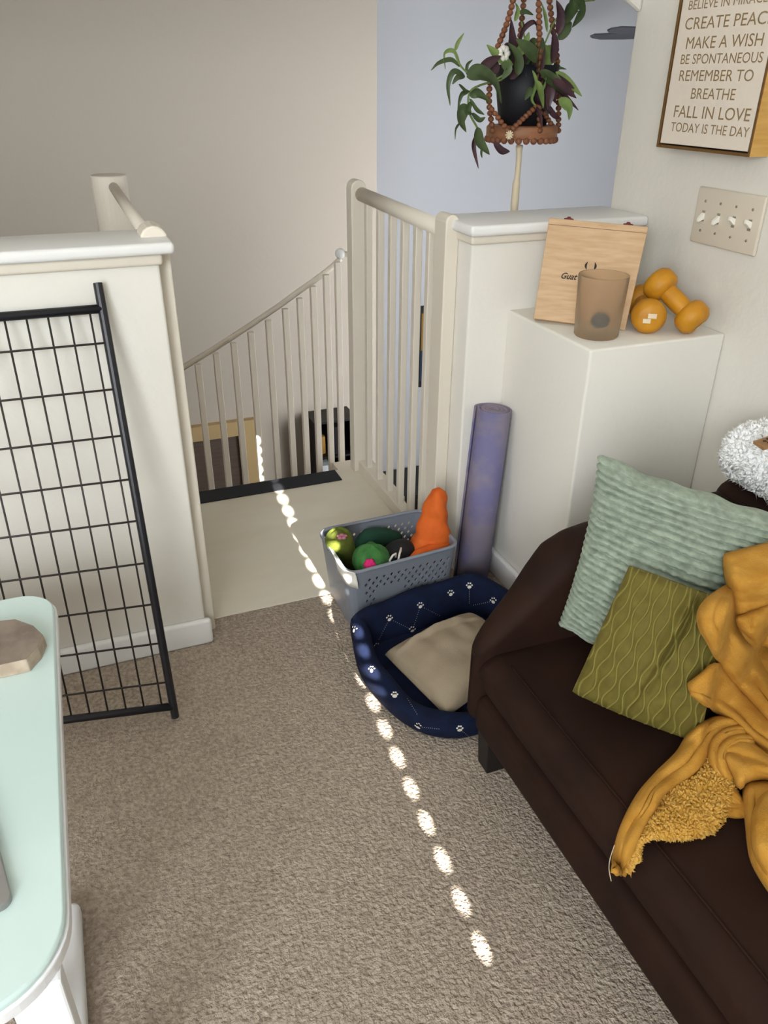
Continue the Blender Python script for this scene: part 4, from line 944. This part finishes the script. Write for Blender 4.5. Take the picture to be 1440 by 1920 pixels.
q = P(944, 100, 1, PY - .06); mb = MB()
for a in np.linspace(0, 2 * math.pi, 8)[:-1]: mb.ball(q + .010 * np.array([math.cos(a), 0, math.sin(a)]), .008, 8)
mb.build('white_blossom', M['whitefab'], hp, smooth=True)

# ------------------------------------------------------------------ what shows of the lower storey
FY = 4.2
tip = P(1142, 55, 1, FY); hub = tip + np.array([.70, .10, .02])
fn = thing('ceiling_fan', (hub[0], hub[1], hub[2] - .05), 'dark grey ceiling fan blade showing past the edge of the right wall', 'ceiling fan')
MB().lathe([(0, -.05), (.06, -.045), (.07, 0), (.06, .04), (0, .05)], hub, n=24).build('motor', M['fan'], fn, smooth=True)
MB().tube([hub, (hub[0], hub[1], 2.6)], .012, 8).build('downrod', M['fan'], fn)
a0 = math.atan2(tip[1] - hub[1], tip[0] - hub[0])
for k_ in range(5):
    a = a0 + k_ * 2 * math.pi / 5; d_ = np.array([math.cos(a), math.sin(a), 0]); s_ = np.array([-d_[1], d_[0], .25]); out = []
    for t, w_ in ((.06, .02), (.2, .045), (.5, .052), (.66, .045), (.705, .015)): out.append([hub + d_ * t + s_ * w_ + (0, 0, -.02), hub + d_ * t - s_ * w_ + (0, 0, -.02)])
    MB().grid(np.array(out)).build('blade', M['fan'], fn, solid=.008)
bc = thing('bookcase', (1.19, 3.8, LZ), 'tall dark bookcase against the far wall below, glimpsed between balusters', 'bookcase')
x0, x1 = 1.07, 1.315; zt_ = -.40
MB().box(x0, x1, 3.885, 3.899, LZ, zt_).build('back_panel', M['blackwood'], bc)
for xx in (x0, x1 - .012): MB().box(xx, xx + .012, 3.72, 3.885, LZ, zt_).build('side_panel', M['blackwood'], bc)
shz = [zt_ - .012, -.62, -.83, -1.05, -1.30, -1.55, -1.80, LZ]
for z_ in shz: MB().box(x0 + .012, x1 - .012, 3.72, 3.885, z_, z_ + .012).build('shelf', M['blackwood'], bc)
for nm, lab, ct_, xa, xb, z_, h_, mm in (('storage_tin', 'ochre tin on the upper shelf of the dark bookcase below', 'tin', 1.10, 1.15, -.608, .10, 'ochre'), ('card_box', 'pale grey box on the middle shelf of the dark bookcase below', 'box', 1.10, 1.165, -.818, .15, 'greywhite'),
        ('file_box', 'teal box beside the pale grey one on the dark bookcase below', 'box', 1.172, 1.205, -.818, .13, 'teal'), ('upright_book', 'black book standing on the upper shelf of the dark bookcase below', 'book', 1.19, 1.22, -.608, .16, 'blackfab'),
        ('storage_jar', 'white jar at the right end of a bookcase shelf below', 'jar', 1.235, 1.29, -.818, .12, 'whitefab')):
    if nm == 'storage_jar': o_ = MB().lathe([(0, 0), (.024, 0), (.026, .02), (.026, .09), (.018, .105), (.018, .12), (0, .12)], (1.262, 3.79, z_), n=20).build(nm, M[mm], smooth=True)
    elif nm == 'storage_tin': o_ = MB().lathe([(0, 0), (.025, 0), (.025, .09), (.022, .094), (.022, .10), (0, .10)], (1.125, 3.79, z_), n=20).build(nm, M[mm], smooth=True)
    else: o_ = MB().box(xa, xb, 3.74, 3.86, z_, z_ + h_).build(nm, M[mm], bevel=.003)
    tag(o_, lab, ct_)
pa = thing('framed_picture', (2.42, 5.19, -.85), 'dark framed ochre and navy picture on the far blue wall, seen between balusters', 'picture')
xa, xb = P(779, 640, 1, 5.2)[0], P(830, 640, 1, 5.2)[0]; zb, zt_ = P(800, 722, 1, 5.2)[2], P(800, 572, 1, 5.2)[2]; zm = (zb + zt_) / 2 - .02
MB().box(xa, xb, 5.17, 5.199, zb, zt_).build('frame', M['blackwood'], pa, bevel=.004)
MB().box(xa + .03, xb - .03, 5.166, 5.171, zm, zt_ - .05).build('upper_panel', M['ochre'], pa)
MB().box(xa + .03, xb - .03, 5.166, 5.171, zb + .05, zm).build('lower_panel', M['navyart'], pa)
sbx = thing('sideboard', (2.2, 4.9, LZ), 'black sideboard on the lower floor by the blue wall, seen between balusters', 'sideboard')
MB().box(1.9, 3.2, 4.7, 5.15, LZ + .1, -1.50).build('body', M['blackwood'], sbx, bevel=.006)
for xx in (1.95, 3.1): MB().box(xx, xx + .05, 4.75, 4.8, LZ, LZ + .1).build('leg', M['blackwood'], sbx)
for xx in (1.92, 2.56): MB().box(xx, xx + .62, 4.69, 4.70, LZ + .14, -1.54).build('door', M['blackwood'], sbx, bevel=.003)
